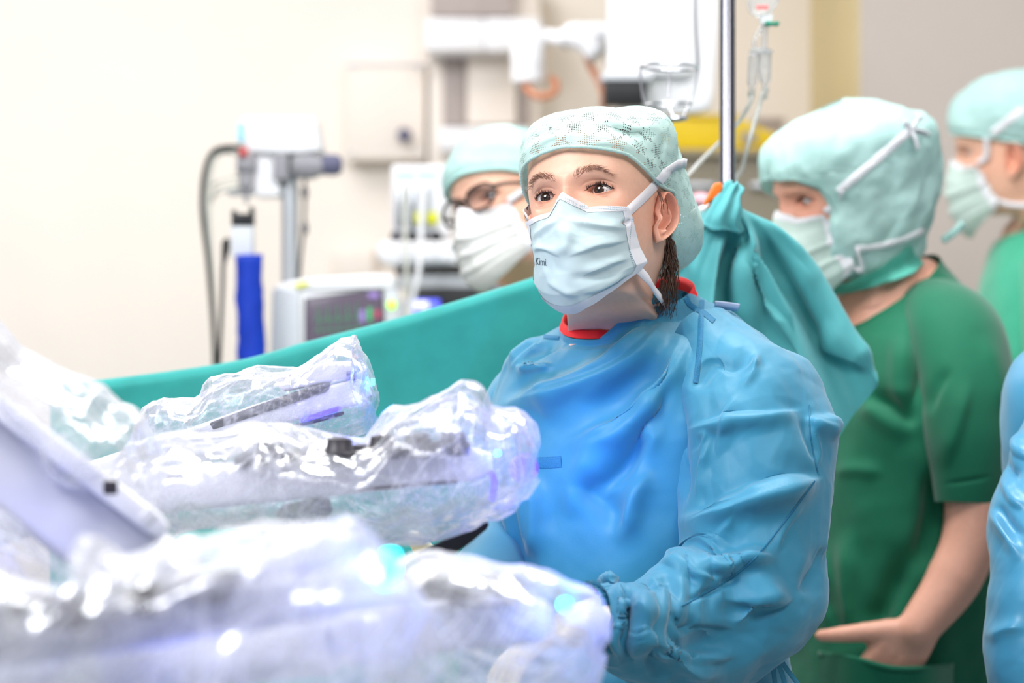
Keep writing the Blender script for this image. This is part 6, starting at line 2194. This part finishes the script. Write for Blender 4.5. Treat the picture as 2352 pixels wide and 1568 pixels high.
beam('under_link', [(640, 1190, Y2 + .02, 26), (760, 1160, Y2 + .02, 26)], M_arm_d, A2, 1.4)
beam('instrument_grip', [(960, 1290, Y2 + .02, 20), (1050, 1245, Y2 + .02, 18), (1120, 1200, Y2 + .02, 10)], M_black, A2, 1.0)
lathe('status_lamp', P(1143, 1046, Y2 - .03), P(1143, 1036, Y2 - .03), [(0, .002), (.001, .003), (.004, .003), (.005, .002)], M_led_c, A2, 14)
beam('light_bar', [(1128, 1080, Y2 - .01, 8), (1136, 1110, Y2 - .01, 8), (1130, 1150, Y2 - .01, 8)], M_led_v, A2, .8)
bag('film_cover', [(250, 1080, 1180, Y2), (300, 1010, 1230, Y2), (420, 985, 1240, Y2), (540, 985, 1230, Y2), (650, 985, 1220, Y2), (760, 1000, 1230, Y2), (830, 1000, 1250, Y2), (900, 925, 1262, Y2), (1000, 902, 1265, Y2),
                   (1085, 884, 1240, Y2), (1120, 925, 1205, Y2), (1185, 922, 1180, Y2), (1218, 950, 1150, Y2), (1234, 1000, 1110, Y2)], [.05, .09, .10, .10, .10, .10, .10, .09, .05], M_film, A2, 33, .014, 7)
glow('arm_lamp', P(1165, 1060, Y2), .35, A2, (.10, .14, 1.0), .03)
q = P(1205, 1075, Y2 + .12)
tg = P(1330, 1060, 2.82)
dq = (tg - q) / np.linalg.norm(tg - q)
lathe('added_tip_lens', q - dq * .012, q, [(0, .012), (.006, .016), (.010, .016), (.0115, .010)], M_led_v, A2, 20)  # lens made up for the added lamp
ld = bpy.data.lights.new('added_tip_lamp', 'AREA')  # unseen lamp added behind the tip to throw blue onto the gown
ld.shape = 'DISK'
ld.size = .03
ld.energy = .12
ld.spread = math.radians(62)
ld.color = (.04, .20, 1.0)
lo = bpy.data.objects.new('added_tip_lamp', ld)
COL.objects.link(lo)
lo.parent = A2
lo.location = Vector(tuple(q + dq * .003)) - A2.location
lo.rotation_euler = Vector(tuple(dq)).to_track_quat('-Z', 'Y').to_euler()

# ---- big diagonal arm on the left
A3 = empty('surgical_robot_manipulator', P(150, 1050, 2.15), 'large white robot arm slanting down at the left edge, half wrapped in film', 'robot arm')
Y3 = 2.12
dd = P(375, 1245, Y3) - P(0, 965, Y3)
beam('shell', [(-260, 860, Y3, 88), (-100, 980, Y3, 90), (100, 1130, Y3, 92), (300, 1282, Y3, 92), (420, 1372, Y3, 92)], M_arm_g, A3, .7)
beam('highlight_band', [(-260, 735, Y3 - .03, 26), (0, 934, Y3 - .03, 26), (180, 1070, Y3 - .03, 26), (380, 1222, Y3 - .03, 26)], M_arm, A3, .8)  # edge highlight put in as a whiter band along the shell
boxpx('label', 236, 1104, 268, 1136, Y3 - .058, .008, M_arm_d, A3, .002)
beam('clip', [(328, 1176, Y3 - .052, 20), (352, 1200, Y3 - .052, 20)], M_arm_g, A3, .5)
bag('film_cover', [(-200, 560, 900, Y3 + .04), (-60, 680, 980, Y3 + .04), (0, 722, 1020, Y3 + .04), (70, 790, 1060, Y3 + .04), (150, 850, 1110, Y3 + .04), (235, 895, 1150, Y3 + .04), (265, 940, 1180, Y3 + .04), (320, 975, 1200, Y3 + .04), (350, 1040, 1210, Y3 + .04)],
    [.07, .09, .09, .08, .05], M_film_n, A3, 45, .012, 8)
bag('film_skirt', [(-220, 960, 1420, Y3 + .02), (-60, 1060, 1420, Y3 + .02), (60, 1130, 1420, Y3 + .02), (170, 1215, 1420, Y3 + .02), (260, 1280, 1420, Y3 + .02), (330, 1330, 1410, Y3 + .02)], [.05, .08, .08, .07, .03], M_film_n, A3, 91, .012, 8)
glow('arm_lamp', P(-30, 1300, Y3 - .12), .14, A3)

# ---- lower right arm
A4 = empty('surgical_robot_manipulator', P(1150, 1430, 2.1), 'lower film-covered robot arm in front of the gloved hand, with a cyan lamp', 'robot arm')
Y4 = 2.1
beam('shell', [(760, 1470, Y4, 60), (1000, 1440, Y4, 56), (1270, 1420, Y4, 50)], M_arm_g, A4, 1.0)
beam('dark_strip', [(960, 1350, Y4 - .02, 22), (1080, 1360, Y4 - .02, 24), (1200, 1372, Y4 - .02, 16)], M_arm_d, A4, 1.6)
q = P(1150, 1378, Y4 - .04)
lathe('drive_disc', q, q + [0, 0, .04], [(0, .02), (.01, .022), (.02, .016), (.022, .008)], M_arm_d, A4, 20)
lathe('status_lamp', P(1296, 1388, Y4 - .05), P(1304, 1388, Y4 - .10), [(0, .004), (.002, .006), (.010, .006), (.012, .003)], M_led_c, A4, 14)
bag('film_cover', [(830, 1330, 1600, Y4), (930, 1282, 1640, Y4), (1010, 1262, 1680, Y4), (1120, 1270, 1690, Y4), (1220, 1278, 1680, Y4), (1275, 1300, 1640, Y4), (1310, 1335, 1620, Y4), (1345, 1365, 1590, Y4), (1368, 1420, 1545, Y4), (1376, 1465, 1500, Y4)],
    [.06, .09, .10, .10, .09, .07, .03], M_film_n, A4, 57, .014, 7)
glow('arm_lamp', P(1310, 1400, Y4 - .03), .18, A4)

# ---- nearest arm across the bottom
A5 = empty('surgical_robot_manipulator', P(500, 1450, 1.75), 'nearest film-covered robot arm across the bottom with a bright cyan lamp', 'robot arm')
Y5 = 1.75
beam('shell', [(-200, 1480, Y5, 70), (200, 1440, Y5, 66), (560, 1390, Y5, 60), (880, 1330, Y5, 56)], M_arm_g, A5, 1.0)
beam('dark_strip', [(-60, 1400, Y5 - .03, 22), (280, 1372, Y5 - .03, 26), (560, 1320, Y5 - .03, 22)], M_arm_d, A5, 1.6)
for x, y in ((150, 1440), (340, 1412), (480, 1385)):
    q = P(x, y, Y5 - .05)
    lathe('drive_disc', q, q + [0, 0, .035], [(0, .014), (.008, .016), (.014, .012), (.02, .006)], M_arm_d, A5, 20)
beam('upper_cover', [(560, 1290, Y5, 40), (700, 1262, Y5, 44), (840, 1270, Y5, 40)], M_arm, A5, 1.2)
beam('status_lamp', [(898, 1266, Y5 - .07, 16), (896, 1300, Y5 - .075, 19), (892, 1330, Y5 - .07, 16)], M_led_c, A5, .6)
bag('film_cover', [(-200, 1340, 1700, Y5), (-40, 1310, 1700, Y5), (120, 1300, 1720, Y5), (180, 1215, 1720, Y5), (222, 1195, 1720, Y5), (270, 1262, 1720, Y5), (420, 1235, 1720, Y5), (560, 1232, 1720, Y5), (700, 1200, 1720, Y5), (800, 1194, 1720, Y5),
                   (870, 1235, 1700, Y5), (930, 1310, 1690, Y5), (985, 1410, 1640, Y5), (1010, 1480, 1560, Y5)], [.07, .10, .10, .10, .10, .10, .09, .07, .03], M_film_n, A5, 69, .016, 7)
glow('arm_lamp', P(900, 1330, Y5 - .04), .14, A5)
glow('arm_lamp', P(430, 1610, Y5 - .02), .12, A5)

# ---- robot column carrying the arms, outside the left edge of the frame
rc = empty('robot_cart', (-1.25, 2.35, 0), 'white robot cart column carrying the film-covered arms', 'robot cart')
box('base', -1.65, 2.0, 0, -.95, 2.75, .22, M_arm, rc, .03, 3)
box('column', -1.42, 2.22, .2, -1.12, 2.52, 1.75, M_arm, rc, .03, 3)
for A_, x, y, Y in ((A1, 180, 1110, Y1), (A2, 100, 1150, Y2), (A3, -260, 860, Y3), (A5, -200, 1480, Y5), (A4, 760, 1470, Y4)):
    e0 = P(x, y, Y)
    mid = np.array([-.72, (Y + 2.37) / 2, e0[2] - .06])
    tube('boom', [[-1.11, 2.37, min(max(e0[2] - .1, .5), 1.6)], mid, e0], [.05, .045, .03], M_arm_g, rc, 18)
